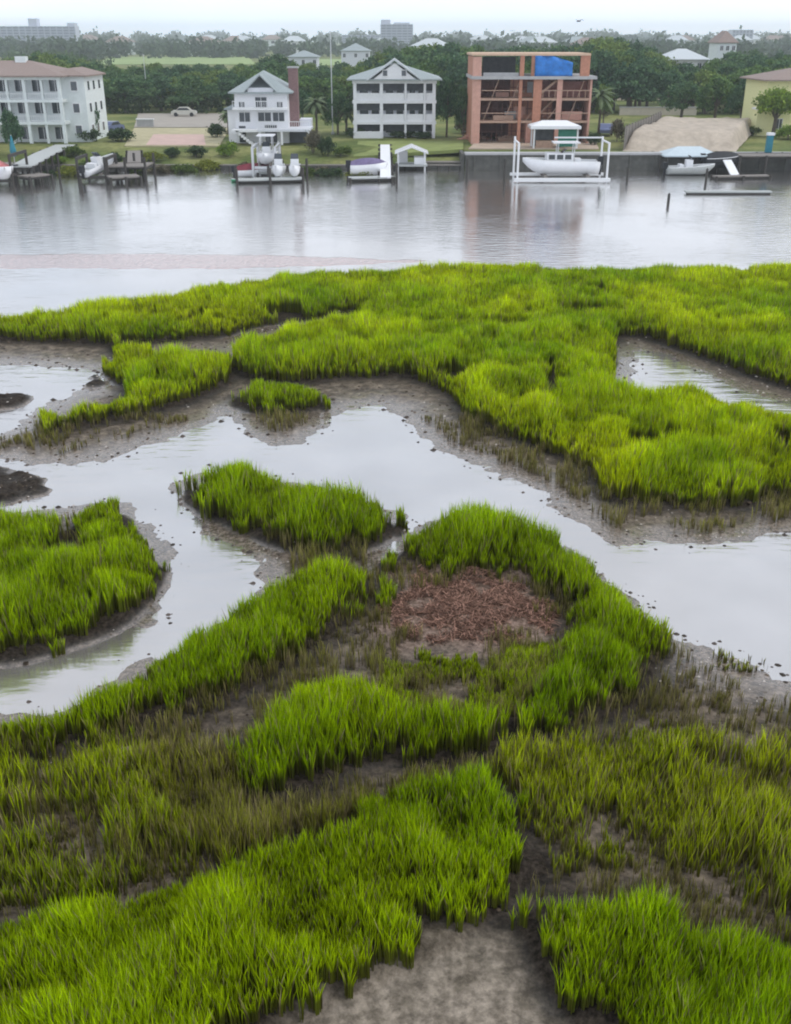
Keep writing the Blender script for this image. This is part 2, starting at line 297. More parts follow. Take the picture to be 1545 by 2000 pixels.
# ------------------------------------------------------------------ water
def watermat():
    m = bpy.data.materials.new('tidal_water'); m.use_nodes = True; n = m.node_tree; k = n.links.new; n.nodes.clear()
    o = n.nodes.new('ShaderNodeOutputMaterial'); g = n.nodes.new('ShaderNodeNewGeometry')
    d = n.nodes.new('ShaderNodeBsdfDiffuse'); gl = n.nodes.new('ShaderNodeBsdfGlossy'); x = n.nodes.new('ShaderNodeMixShader')
    q = n.nodes.new('ShaderNodeTexNoise'); q.inputs['Scale'].default_value = .25; q.inputs['Detail'].default_value = 6; k(g.outputs['Position'], q.inputs['Vector'])
    r = n.nodes.new('ShaderNodeValToRGB'); e = r.color_ramp.elements; e[0].position = .35; e[1].position = .65
    e[0].color = (.17, .155, .14, 1); e[1].color = (.30, .28, .265, 1); k(q.outputs['Fac'], r.inputs[0]); k(r.outputs[0], d.inputs[0])
    gl.inputs['Roughness'].default_value = .13; gl.inputs['Color'].default_value = (.91, .905, .90, 1)
    mp = n.nodes.new('ShaderNodeMapping'); mp.inputs['Scale'].default_value = (.5, 1.6, 1); k(g.outputs['Position'], mp.inputs[0])
    w = n.nodes.new('ShaderNodeTexNoise'); w.inputs['Scale'].default_value = 1.4; w.inputs['Detail'].default_value = 4; k(mp.outputs[0], w.inputs['Vector'])
    b = n.nodes.new('ShaderNodeBump'); b.inputs['Distance'].default_value = .055
    q2 = n.nodes.new('ShaderNodeTexNoise'); q2.inputs['Scale'].default_value = .07; q2.inputs['Detail'].default_value = 3; k(g.outputs['Position'], q2.inputs['Vector'])
    m2 = n.nodes.new('ShaderNodeMapRange'); m2.inputs[1].default_value = .4; m2.inputs[2].default_value = .6; m2.inputs[3].default_value = .3; m2.inputs[4].default_value = 1.0; k(q2.outputs['Fac'], m2.inputs[0]); k(m2.outputs[0], b.inputs['Strength'])
    k(w.outputs['Fac'], b.inputs['Height']); k(b.outputs[0], gl.inputs['Normal'])
    f = n.nodes.new('ShaderNodeFresnel'); f.inputs['IOR'].default_value = 1.45
    mr = n.nodes.new('ShaderNodeMapRange'); mr.inputs[1].default_value = 0; mr.inputs[2].default_value = .5; mr.inputs[3].default_value = .46; mr.inputs[4].default_value = .93
    k(f.outputs[0], mr.inputs[0]); k(mr.outputs[0], x.inputs[0]); k(d.outputs[0], x.inputs[1]); k(gl.outputs[0], x.inputs[2]); k(x.outputs[0], o.inputs[0])
    return m
wx = np.linspace(-700, 700, 41); wy = np.linspace(-50, 134.6, 31); WX, WY = np.meshgrid(wx, wy)
water = grid_mesh('water', WX, WY, np.zeros_like(WX), watermat()); tag(water, kind='structure')

# ------------------------------------------------------------------ marsh grass (nobody could count it: each stand is one mesh of blades)
GRASS = leafmat('marsh_grass_leaf', .3)
def grass(name, label, field, dens, h, cA, cB, seed, lod=1.0, dead=.09, wmul=1.0, dk=.2, patchy=1.1, thin=0.0, edge=.35, lean=.17, y0=7.5, y1=90):
    rs = np.random.RandomState(seed)
    jj, ii = np.where((field > 0) & (GYY >= y0) & (GYY <= y1) & (np.abs(GXX) < 6 + .48 * GYY))
    if len(jj) == 0: return None
    d = np.hypot(GYY[jj, ii], CAM_H)
    per = 1.05 * dens * (20.0 / d) ** 1.45 * lod * GS * GS / 5.0           # tufts per cell
    cnt = rs.poisson(per); jj = np.repeat(jj, cnt); ii = np.repeat(ii, cnt)
    tx = GXX[jj, ii] + (rs.rand(len(jj)) - .5) * GS; ty = GYY[jj, ii] + (rs.rand(len(jj)) - .5) * GS
    if thin > 0:
        keep = fbm(tx, ty, .9, seed + 5, 3) + .12 * rs.randn(len(tx)) > thin; tx = tx[keep]; ty = ty[keep]
    K = 5
    bx = np.repeat(tx, K); by = np.repeat(ty, K); dist = np.hypot(by, CAM_H); N = len(bx)
    ang = rs.rand(N) * 2 * np.pi; rad = rs.rand(N) * .07 * (dist / 20) ** .5
    bx = bx + rad * np.cos(ang); by = by + rad * np.sin(ang)
    s = grid_at(field, bx, by); ok = s > 0; 
    tn = np.repeat(rs.randn(len(tx)), K)
    big = fbm(bx, by, 3.0, 77, 3); mid = fbm(bx, by, 1.3, 91, 2)
    hh = h * (.72 + .32 * sstep(0, edge + .4, s)) * (.88 + (.35 * (big - .5) * 2 + 1.25 * (mid - .5)) * np.clip(1.5 - by / 75, .4, 1)) * (1 + .05 * tn) * (.84 + .28 * rs.rand(N))
    hh = np.clip(hh, .4 * h, 1.6 * h)
    w = wmul * (.010 + .00066 * dist) * (.6 + .8 * rs.rand(N))
    la = ang + rs.randn(N) * .6; ll = hh * (lean * (.3 + rs.rand(N))) 
    fa = rs.rand(N) * np.pi; ux = np.cos(fa) * w * .5; uy = np.sin(fa) * w * .5
    z0 = grid_at(Z, bx, by) - .02
    lx = np.cos(la) * ll; ly = np.sin(la) * ll
    V = np.empty((N, 7, 3))
    V[:, 5] = np.stack([bx - ux * 1.1 + lx * .1, by - uy * 1.1 + ly * .1, z0 + hh * .42], 1); V[:, 6] = np.stack([bx + ux * 1.1 + lx * .1, by + uy * 1.1 + ly * .1, z0 + hh * .42], 1)
    V[:, 0] = np.stack([bx - ux, by - uy, z0], 1); V[:, 1] = np.stack([bx + ux, by + uy, z0], 1)
    V[:, 2] = np.stack([bx + ux * .9 + lx * .3, by + uy * .9 + ly * .3, z0 + hh * .62], 1)
    V[:, 3] = np.stack([bx - ux * .9 + lx * .3, by - uy * .9 + ly * .3, z0 + hh * .62], 1)
    V[:, 4] = np.stack([bx + lx, by + ly, z0 + hh * .98], 1)
    t = np.clip(.5 + patchy * (fbm(bx, by, 4.0, seed + 40, 3) - .5) + .2 * rs.randn(N), 0, 1)[:, None]
    c = np.array(cA) * (1 - t) + np.array(cB) * t
    c = c * (.75 + .5 * rs.rand(N))[:, None]
    dd = rs.rand(N) < dead
    c[dd] = np.array((.34, .28, .14)) * (.5 + .7 * rs.rand(dd.sum()))[:, None]
    tv = np.repeat(.62 + .76 * rs.rand(len(tx)), K)[:, None] * (.72 + .56 * fbm(bx, by, 1.3, 91, 2))[:, None]; c = c * tv  # low clumps darker too: shaded gaps between tufts put into the colour
    col = np.ones((N, 7, 4)); col[:, :, :3] = c[:, None, :]
    stem = np.array((.07, .055, .025))  # brown lower stem, darkened further to paint the shade inside the stand
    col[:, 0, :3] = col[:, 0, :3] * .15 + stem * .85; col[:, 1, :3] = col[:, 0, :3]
    col[:, 2:4, :3] = c[:, None] * .72; col[:, 4, :3] = c * 1.25  # leaf tips paler, with light from above put into the colour too
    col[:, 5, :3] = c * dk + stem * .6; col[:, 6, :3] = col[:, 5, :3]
    V = V[ok]; col = col[ok]; N = len(V)
    b = np.arange(N)[:, None] * 7
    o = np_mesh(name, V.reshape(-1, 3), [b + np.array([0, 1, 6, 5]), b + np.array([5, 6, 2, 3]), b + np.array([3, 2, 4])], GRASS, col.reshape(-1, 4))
    tag(o, label, 'grass', kind='stuff'); print(name, N)
    return o
LA, LB = (.21, .35, .004), (.42, .55, .005)
MA, MB_ = (.23, .40, .004), (.60, .68, .006)
OA, OB = (.20, .25, .012), (.42, .46, .012)
mass_edge = G['mass'] + .5 * (fbm(GXX, GYY, .8, 3, 3) - .5)
def rag(k, a=.5, s=.7): return np.where(G[k] > -1.5, G[k] + 1.0 * (fbm(GXX, GYY, .4, 8, 2) - .5) + a * 1.3 * (fbm(GXX, GYY, s, hash(k) % 50 + 3 if 0 else sum(map(ord, k)), 3) - .5), G[k])
holes = fbm(GXX, GYY, 2.6, 205, 4)
massf = np.where((holes < .29) & (G['mass'] > 1.2), -.1, np.where(G['mass'] > -1, G['mass'] + .12 + .35 * (fbm(GXX, GYY, .5, 8, 3) - .5), G['mass']))
for hx, hy, hr in ((990, 632, .9), (1133, 604, 1.0), (905, 722, .7), (1282, 858, .9), (560, 600, .8)):
    cx_, cy_ = gnd(hx, hy, .9); massf = np.where(((GXX - cx_) / 1.6) ** 2 + (GYY - cy_) ** 2 < hr ** 2 * (.5 + fbm(GXX, GYY, .5, 3, 2)), -.1, massf)
grass('marsh_grass', 'bright green marsh grass meadow reaching from the wide channel to the winding creek', massf, 900, HG, MA, MB_, 1, lod=1.2, thin=.08, patchy=1.3)
grass('marsh_grass', 'small low tuft of grass on a mud bank at the mouth of the narrow creek', rag('tuft'), 900, .8, LA, LB, 2)
grass('marsh_grass', 'oval green grass island in the middle of the winding creek', rag('F', .8), 800, 1.0, LA, LB, 3)
grass('marsh_grass', 'rounded green grass island with a dark gap, cut by the left picture edge', rag('G'), 900, .95, LA, LB, 4)
grass('marsh_grass', 'long green grass ridge curving along the near bank of the creek', rag('H'), 900, .95, LA, LB, 5)
grass('marsh_grass', 'arc of green grass around the far side of the red brown dead reed patch', rag('I', .45), 800, .9, LA, LB, 6, thin=.15)
grass('marsh_grass', 'thick green grass band below the small bare hump', rag('J', .3), 850, .9, LA, LB, 7, thin=.1)
grass('marsh_grass', 'broad bright green grass bank across the lower left foreground', rag('K', .6), 900, .9, LA, LB, 8)
grass('marsh_grass', 'bright green grass clump in the lower right corner beside pale mud', rag('L', .6), 850, .88, LA, LB, 9)
grass('marsh_grass', 'short olive grass around the small bare hump', rag('short'), 1100, .42, (.24, .32, .01), LB, 10, thin=.1)
grass('marsh_grass', 'thin olive grass at the left between the ridge and the foreground bank', np.where(lush > 0, -1, rag('ML')), 520, .85, (.20, .29, .008), (.40, .48, .01), 11, dead=.22, thin=.44, dk=.3)
grass('marsh_grass', 'very sparse brownish stems on mud left of centre', np.where(lush > 0, -1, rag('MC')), 560, .75, (.22, .22, .05), OB, 12, dead=.35, thin=.44, wmul=.65, dk=.5)
grass('marsh_grass', 'scattered olive stems over brown mud in the right foreground', np.where(lush > 0, -1, rag('MR')), 520, .78, (.22, .31, .010), (.48, .54, .012), 13, dead=.22, thin=.455, dk=.35, wmul=.9)
grass('marsh_grass', 'few thin pale stems standing at the right creek edge', np.maximum(rag('TR'), rag('R0')), 260, .5, OA, OB, 14, dead=.2, thin=.4)
stub = np.where((np.maximum(lush, sparse) > -2.2) & (lush < .1) & (wat < -.6) & (GYY < 42) & (wrack < .9 + 2 * n1) & ((lush < -.45) | (G['K'] < -2) & (G['L'] < -2)) & ((GYY > 19) | (sparse > -1.0)), .5, -1.0)
stub = np.where(pale > .3, -1, stub)
grass('dead_stubble', 'short brown and olive stubble scattered over the mud around the grass stands', stub, 420, .55, (.17, .16, .05), (.34, .34, .06), 15, dead=.45, thin=.47, wmul=.6, dk=.6)
# flattened dead reed stems on the red brown patch
rs = np.random.RandomState(5)
jj, ii = np.where((wrack + 1.6 * (fbm(GXX, GYY, .9, 6, 3) - .5) > .45) & (fbm(GXX, GYY, .5, 61, 2) > .36)); sel = rs.randint(0, len(jj), 6500); px_, py_ = GXX[jj[sel], ii[sel]] + rs.rand(6500) * .15, GYY[jj[sel], ii[sel]] + rs.rand(6500) * .15
an = rs.rand(6500) * 3.14; ln = .05 + .22 * rs.rand(6500) ** 2; w = .005 + .006 * rs.rand(6500); zz = grid_at(Z, px_, py_) + .01 + .09 * rs.rand(6500); tl = (rs.rand(6500) - .5) * .12
ax_, ay_ = np.cos(an), np.sin(an); V = np.empty((6500, 4, 3))
for q, (s1, s2) in enumerate(((-1, -1), (1, -1), (1, 1), (-1, 1))):
    V[:, q] = np.stack([px_ + s1 * ax_ * ln - s2 * ay_ * w, py_ + s1 * ay_ * ln + s2 * ax_ * w, zz + s1 * tl], 1)
cc = np.array((.27, .16, .12)) * (.3 + 1.9 * rs.rand(6500) ** 2)[:, None]; col = np.ones((6500, 4, 4)); col[:, :, :3] = cc[:, None]
tag(np_mesh('dead_reeds', V.reshape(-1, 3), [np.arange(6500 * 4).reshape(-1, 4)], GRASS, col.reshape(-1, 4)), 'mat of flattened red brown dead reeds inside the grass arc', 'reeds', kind='stuff')
# mud clods, oyster shells
def lumps(name, label, field, n, r0, r1, cA, cB, seed, yb=60):
    rs = np.random.RandomState(seed); jj, ii = np.where(field & (np.abs(GXX) < 6 + .48 * GYY) & (GYY < yb)); 
    p = (1.0 / GYY[jj, ii]) ** .8; p /= p.sum(); k = rs.choice(len(jj), n, p=p)
    x = GXX[jj[k], ii[k]] + .15 * rs.rand(n); y = GYY[jj[k], ii[k]] + .15 * rs.rand(n); z = grid_at(Z, x, y)
    r = (r0 + (r1 - r0) * rs.rand(n) ** 2) * (.6 + y / 40)
    base = np.array([(1, 0, 0), (.5, .87, 0), (-.5, .87, 0), (-1, 0, 0), (-.5, -.87, 0), (.5, -.87, 0), (0, 0, .55)])
    V = base[None] * r[:, None, None] * (.7 + .6 * rs.rand(n, 7, 1)) + np.stack([x, y, z - r * .1], 1)[:, None]
    t = rs.rand(n, 1); c = np.array(cA) * (1 - t) + np.array(cB) * t; col = np.ones((n, 7, 4)); col[:, :, :3] = c[:, None]
    f = np.concatenate([np.arange(n)[:, None] * 7 + np.array([q, (q + 1) % 6, 6]) for q in range(6)])
    tag(np_mesh(name, V.reshape(-1, 3), [f], MUDLEAF, col.reshape(-1, 4), True), label, name.split('_')[0], kind='stuff')
MUDLEAF = leafmat('clod_earth', .0)
land = (Z > -.01) & (lush < -.1) & (bar < -1) & (GYY < 84)
lumps('mud_clods', 'dark clods scattered over the mud banks', land & (pale < -.4), 4200, .02, .065, (.035, .028, .022), (.13, .10, .075), 21)
lumps('shell_litter', 'pale oyster shell bits on the mud banks', land & (wat > -2.2), 1500, .015, .04, (.30, .26, .22), (.5, .46, .42), 22)
lumps('mud_clods', 'dark specks along the shallow edges of the creek water', (Z < .0) & (wat < .9) & (wat > -1.5) & (lush < -.3) & (GYY < 60), 450, .05, .12, (.04, .035, .03), (.12, .10, .09), 23)
# driftwood
def tube_pts(pts, rad, n=7):
    V = []; F = []
    for i, (p, r_) in enumerate(zip(pts, rad)):
        p = Vector(p); d = (Vector(pts[min(i + 1, len(pts) - 1)]) - Vector(pts[max(i - 1, 0)])).normalized()
        a = d.orthogonal().normalized(); b = d.cross(a)
        for k in range(n):
            q = 2 * math.pi * k / n; v = p + (a * math.cos(q) + b * math.sin(q)) * r_; V.append(tuple(v))
    for i in range(len(pts) - 1):
        for k in range(n): F.append((i * n + k, i * n + (k + 1) % n, (i + 1) * n + (k + 1) % n, (i + 1) * n + k))
    F.append(tuple(range(n))[::-1]); F.append(tuple((len(pts) - 1) * n + k for k in range(n)))
    return V, F
x0, y0_ = gnd(215, 1482, .3); x1, y1_ = gnd(272, 1466, .3)
V, F = tube_pts([(x0, y0_, .34), ((x0 * 2 + x1) / 3, (y0_ * 2 + y1_) / 3 + .03, .40), ((x0 + 2 * x1) / 3, (y0_ + 2 * y1_) / 3, .40), (x1, y1_, .36)], [.05, .085, .08, .05])
me = bpy.data.meshes.new('driftwood'); me.from_pydata(V, [], F); me.materials.append(mat('driftwood_bark', (.16, .13, .11), .85, .35, 14, .5))
o = bpy.data.objects.new('driftwood', me); C.objects.link(o); tag(o, 'short grey driftwood log lying among sparse stems left of centre', 'driftwood')
print('marsh done')

# ================================================================== the far shore
class MB:
    def __init__(s): s.v = []; s.f = []
    def box(s, x0, x1, y0, y1, z0, z1):
        b = len(s.v); s.v += [(x, y, z) for z in (z0, z1) for x, y in ((x0, y0), (x1, y0), (x1, y1), (x0, y1))]
        s.f += [(b, b+3, b+2, b+1), (b+4, b+5, b+6, b+7), (b, b+1, b+5, b+4), (b+1, b+2, b+6, b+5), (b+2, b+3, b+7, b+6), (b+3, b, b+4, b+7)]; return s
    def bar(s, p, q, w, d=None):
        p = Vector(p); q = Vector(q); d = d or w; u = (q - p).normalized()
        a = u.cross(Vector((0, 0, 1))); a = a.normalized() if a.length > 1e-3 else Vector((1, 0, 0)); c = a.cross(u).normalized()
        b = len(s.v)
        for e in (p, q):
            for i, j in ((-1, -1), (1, -1), (1, 1), (-1, 1)): s.v.append(tuple(e + a * (i * w / 2) + c * (j * d / 2)))
        s.f += [(b, b+3, b+2, b+1), (b+4, b+5, b+6, b+7), (b, b+1, b+5, b+4), (b+1, b+2, b+6, b+5), (b+2, b+3, b+7, b+6), (b+3, b, b+4, b+7)]; return s
    def tube(s, pts, rad, n=7):
        V, F = tube_pts(pts, rad, n); b = len(s.v); s.v += V; s.f += [tuple(i + b for i in f) for f in F]; return s
    def cyl(s, x, y, z0, z1, r, n=8, r2=None): return s.tube([(x, y, z0), (x, y, z1)], [r, r if r2 is None else r2], n)
    def poly(s, pts, *faces):
        b = len(s.v); s.v += list(pts); s.f += [tuple(i + b for i in f) for f in faces]; return s
    def hip(s, x0, x1, y0, y1, z0, z1, rx=None, ry=None, t=.18):
        """hip roof; the ridge runs along the longer side"""
        mx_, my_ = (x0 + x1) / 2, (y0 + y1) / 2; w, d = x1 - x0, y1 - y0
        if w >= d: h = d / 2 * .95; r0, r1 = (x0 + h, my_), (x1 - h, my_)
        else: h = w / 2 * .95; r0, r1 = (mx_, y0 + h), (mx_, y1 - h)
        s.box(x0, x1, y0, y1, z0 - t, z0 - .002)
        P = [(x0, y0, z0), (x1, y0, z0), (x1, y1, z0), (x0, y1, z0), r0 + (z1,), r1 + (z1,)]
        if w >= d: return s.poly(P, (0, 1, 5, 4), (1, 2, 5), (2, 3, 4, 5), (3, 0, 4))
        return s.poly(P, (0, 1, 4), (1, 2, 5, 4), (2, 3, 5), (3, 0, 4, 5))
    def gable(s, x0, x1, y0, y1, z0, z1, t=.15):
        """ridge along y, gable end to the water"""
        m = (x0 + x1) / 2; P = []
        for y in (y0, y1): P += [(x0, y, z0), (m, y, z1), (x1, y, z0), (x0, y, z0 - t), (m, y, z1 - t * 1.4), (x1, y, z0 - t)]
        return s.poly(P, (0, 1, 7, 6), (1, 2, 8, 7), (3, 9, 10, 4), (4, 10, 11, 5), (0, 3, 4, 1), (1, 4, 5, 2), (6, 7, 10, 9), (7, 8, 11, 10), (0, 6, 9, 3), (2, 5, 11, 8))
    def build(s, name, m, parent=None, label=None, smooth=False):
        me = bpy.data.meshes.new(name); me.from_pydata(s.v, [], s.f); me.materials.append(m)
        if smooth:
            for p in me.polygons: p.use_smooth = True
        o = bpy.data.objects.new(name, me); C.objects.link(o)
        if parent is not None: o.parent = parent
        if label: o['label'] = label
        return o
def children(o): return [c for c in C.objects if c.parent == o]
def copy_tree(o, parent=None):
    kids = [c for c in KIDS.get(o.name, [])] or children(o)
    c = o.copy(); C.objects.link(c); c.parent = parent
    for k in kids: copy_tree(k, c)
    return c
KIDS = {}

M = {}
M['white'] = mat('white_painted_siding', (.80, .81, .83), .6, .05, 4, 0, stripe=(2, 5.0, .88))
M['pale'] = mat('pale_green_white_stucco', (.68, .73, .73), .7, .07, 2)
M['trim'] = mat('white_trim_paint', (.78, .79, .80), .5, .04, 5)
M['lilac'] = mat('pale_grey_siding', (.68, .70, .75), .6, .06, 3, 0, stripe=(2, 5.0, .9))
M['rooft'] = mat('tan_shingles', (.27, .21, .185), .85, .18, 6, .2, stripe=(2, 5, .8))
M['roofg'] = mat('grey_green_shingles', (.31, .355, .36), .8, .14, 6, .2, stripe=(2, 5, .85))
M['roofw'] = mat('pale_metal_roof', (.52, .56, .58), .5, .08, 4, 0, stripe=(0, 2.2, .8))
M['glass'] = mat('dark_window_glass', (.035, .045, .055), .12, .3, 2, spec=.8)
M['shade'] = mat('painted_recess_shade', (.10, .11, .12), .8, .25, 2)  # shade inside porches and openings, put into a dark colour
M['osb'] = mat('orange_sheathing_board', (.47, .22, .145), .8, .18, 2.5, .1)
M['wrap'] = mat('salmon_sheathing', (.58, .33, .26), .8, .12, 2)
M['stud'] = mat('framing_lumber', (.45, .30, .22), .8, .22, 6)
M['stud2'] = mat('red_brown_framing', (.22, .10, .085), .85, .25, 5)
M['tarp'] = mat('blue_tarpaulin', (.02, .17, .52), .45, .25, 1.6, .6)
M['brick'] = mat('red_brown_brick', (.23, .14, .135), .85, .25, 8, .2, stripe=(2, 7, .75))
M['wood'] = mat('weathered_grey_wood', (.22, .20, .18), .85, .22, 6, .2, stripe=(0, 4, .7))
M['woodp'] = mat('pale_dock_boards', (.42, .44, .43), .8, .12, 6, 0, stripe=(0, 4, .8))
M['pile'] = mat('dark_wet_piling', (.055, .05, .045), .7, .3, 6, .3)
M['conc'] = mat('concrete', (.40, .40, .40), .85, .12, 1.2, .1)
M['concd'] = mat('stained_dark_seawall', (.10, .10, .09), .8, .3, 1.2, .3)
M['gel'] = mat('white_gelcoat', (.80, .81, .83), .25, .04, 2, spec=.6)
M['hullr'] = mat('red_hull_paint', (.45, .10, .10), .3, .1, 2)
M['hullp'] = mat('purple_grey_boat_cover', (.16, .13, .24), .7, .25, 2, .3)
M['dark'] = mat('black_rubber_and_shade', (.02, .022, .026), .6, .3, 3)
M['teal'] = mat('teal_canvas', (.03, .20, .26), .7, .15, 3)
M['green'] = mat('green_canvas', (.03, .17, .12), .7, .15, 3)
M['kayak'] = mat('green_kayak_plastic', (.10, .42, .22), .4, .1, 2)
M['yellow'] = mat('pale_yellow_siding', (.80, .78, .42), .6, .06, 3, 0, stripe=(2, 5, .9))
M['alum'] = mat('aluminium', (.62, .63, .65), .35, .05, 3, metal=.6)
M['sand'] = mat('grey_tan_fill_sand', (.42, .36, .29), .9, .22, .8, .3)
M['red'] = mat('dark_red_fabric', (.20, .035, .05), .8, .2, 3)
M['carp'] = mat('silver_car_paint', (.55, .54, .48), .3, .05, 2, spec=.7)
M['carb'] = mat('blue_car_paint', (.10, .13, .25), .3, .05, 2, spec=.7)
M['tyre'] = mat('tyre_rubber', (.02, .02, .02), .8, .2, 8)
M['hotel'] = mat('pale_blue_grey_hotel_wall', (.52, .55, .64), .8, .06, .2)
M['hotel2'] = mat('grey_hotel_balcony_shade', (.28, .31, .40), .8, .1, .3)
M['pink'] = mat('pink_concrete_paving', (.52, .37, .32), .85, .1, .8)

# ---- land sheet
def lz(x, y):
    x = np.asarray(x, float); y = np.asarray(y, float)
    right = xat(908, 135, 2)
    zl = np.interp(y, [134.2, 134.7, 137, 143, 150, 4500], [-.4, .45, .75, 1.75, 1.9, 2.0])
    zr = np.interp(y, [133.0, 133.6, 150, 4500], [1.78, 1.86, 1.9, 2.0])
    return np.where(x < right, zl, np.where(y < 133.5, -.4, zr))
ly = np.concatenate([[133.4, 133.52, 134.2, 134.7, 136, 138, 141, 144], np.arange(147, 330, 6), np.geomspace(340, 3200, 22)])
xr = xat(908, 135, 2)
lx = np.concatenate([-np.geomspace(2500, 130, 16), np.arange(-120, xr - .3, 4), [xr - .05, xr + .05], np.arange(xr + 3, 125, 4), np.geomspace(130, 2500, 16)])
LX, LY = np.meshgrid(lx, ly); LZ = lz(LX, LY) + .12 * (fbm(LX, LY, 9, 8, 2) - .5) * (LY > 136) * (LX < xr)
def landmat():
    m = bpy.data.materials.new('shore_lawn_and_earth'); m.use_nodes = True; n = m.node_tree; b = n.nodes['Principled BSDF']; k = n.links.new
    b.inputs['Roughness'].default_value = .9; b.inputs['Specular IOR Level'].default_value = .1
    g = n.nodes.new('ShaderNodeNewGeometry')
    def noise(sc):
        q = n.nodes.new('ShaderNodeTexNoise'); q.inputs['Scale'].default_value = sc; q.inputs['Detail'].default_value = 7; k(g.outputs['Position'], q.inputs['Vector']); return q.outputs['Fac']
    r = n.nodes.new('ShaderNodeValToRGB'); e = r.color_ramp.elements; e[0].position = .4; e[1].position = .6; e[0].color = (.12, .16, .045, 1); e[1].color = (.26, .27, .10, 1); k(noise(.12), r.inputs[0])
    r2 = n.nodes.new('ShaderNodeValToRGB'); e = r2.color_ramp.elements; e[0].position = .3; e[1].position = .7; e[0].color = (.6, .6, .6, 1); e[1].color = (1, 1, 1, 1); k(noise(1.5), r2.inputs[0])
    x = n.nodes.new('ShaderNodeMix'); x.data_type = 'RGBA'; x.blend_type = 'MULTIPLY'; x.inputs[0].default_value = 1; k(r.outputs[0], x.inputs[6]); k(r2.outputs[0], x.inputs[7]); k(x.outputs[2], b.inputs['Base Color'])
    return m
landm = landmat()
tag(grid_mesh('shore_ground', LX, LY, LZ, landm), kind='structure')
def patch(name, pts, m, z=.02, label=None, zz=1.95):
    """paving or turf laid on the ground, thin slab with real edges"""
    P = [gnd(a, b, zz) for a, b in pts]; n = len(P)
    tops = [(x, y, float(lz(x, y)) + z + .1) for x, y in P]; bots = [(x, y, t - .4) for x, y, t in tops]
    o = MB().poly(tops + bots, tuple(range(n)) if 0 else tuple(range(n))[::-1], *[(i, (i + 1) % n, n + (i + 1) % n, n + i) for i in range(n)]).build(name, m)
    bm_fix(o); return tag(o, label, kind='structure')
def bm_fix(o):
    import bmesh
    bm = bmesh.new(); bm.from_mesh(o.data); bmesh.ops.recalc_face_normals(bm, faces=bm.faces); bm.to_mesh(o.data); bm.free()
lawn = mat('mown_lawn', (.21, .25, .08), .9, .2, .5, .2); lawnb = mat('bright_far_marsh_meadow', (.25, .33, .12), .9, .15, .02)
dry = mat('dry_yellow_turf', (.40, .36, .22), .9, .2, .5)
patch('road', [(262, 249), (270, 222), (445, 222), (450, 249)], mat('pale_road_surface', (.33, .30, .26), .9, .1, .4), .02)
patch('lawn', [(243, 284), (262, 251), (450, 251), (428, 284)], dry, .05)
patch('patio', [(285, 283), (300, 264), (398, 264), (402, 283)], M['pink'], .08)
patch('lawn', [(1180, 219), (1190, 197), (1330, 197), (1340, 219)], lawn, .03)
patch('path', [(1182, 196), (1195, 190), (1330, 190), (1330, 196)], mat('pale_sand_path', (.50, .44, .34), .9, .1, .5), .05)
patch('lawn', [(1425, 300), (1432, 262), (1500, 258), (1700, 258), (1700, 300)], mat('fresh_lawn', (.30, .42, .11), .9, .15, .5), .03)
patch('lawn', [(690, 292), (700, 276), (905, 276), (905, 292)], lawn, .03)
patch('yard', [(915, 291), (935, 272), (1160, 272), (1170, 291)], mat('dusty_building_site_earth', (.45, .36, .28), .9, .2, .6), .03)
patch('meadow', [(190, 126), (215, 112), (485, 112), (500, 126)], lawnb, .2, zz=2)
patch('meadow', [(545, 128), (560, 116), (760, 116), (760, 128)], lawnb, .2, zz=2)
patch('lagoon', [(330, 98), (345, 88), (560, 88), (560, 98)], mat('far_pale_marsh_water', (.5, .55, .6), .3, .05, .02), .3, zz=2)
patch('lagoon', [(1215, 108), (1240, 96), (1330, 96), (1330, 108)], mat('far_pale_marsh_water', (.5, .55, .6), .3, .05, .02), .3, zz=2)

# ---- seawalls
XW0, XW1 = xat(300, 134.5), xat(700, 134.5)
t = empty('seawall', ((XW0 + XW1) / 2, 134.4, 0), 'low timber seawall with pale cap along the left and middle lots', 'seawall')
hw = (XW1 - XW0) / 2 + 14
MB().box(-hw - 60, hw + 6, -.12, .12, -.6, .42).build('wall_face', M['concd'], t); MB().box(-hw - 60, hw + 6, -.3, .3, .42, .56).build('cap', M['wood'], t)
for i in range(40): MB().cyl(-hw + i * 2 * hw / 39, -.28, -.6, .40, .13).build('sheet_pile', M['pile'], t)
XR1 = xat(1545, 133.3) + 40
t = empty('bulkhead', (xr, 133.2, 0), 'tall dark concrete bulkhead with pale cap in front of the orange house and sand lot', 'seawall')
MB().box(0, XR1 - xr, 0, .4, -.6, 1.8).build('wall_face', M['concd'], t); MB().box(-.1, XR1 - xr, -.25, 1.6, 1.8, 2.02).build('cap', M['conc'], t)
for i in range(24): MB().box(1 + i * 3.2, 1.3 + i * 3.2, -.18, -.003, -.6, 1.797).build('pilaster', M['concd'], t)
t2 = MB().box(-.2, .2, 0, 6, -.6, 1.9).build('seawall', M['concd']); t2.location = (xr - .3, 133.6, 0)
tag(t2, 'short side return of the dark bulkhead beside the lawn', 'seawall')

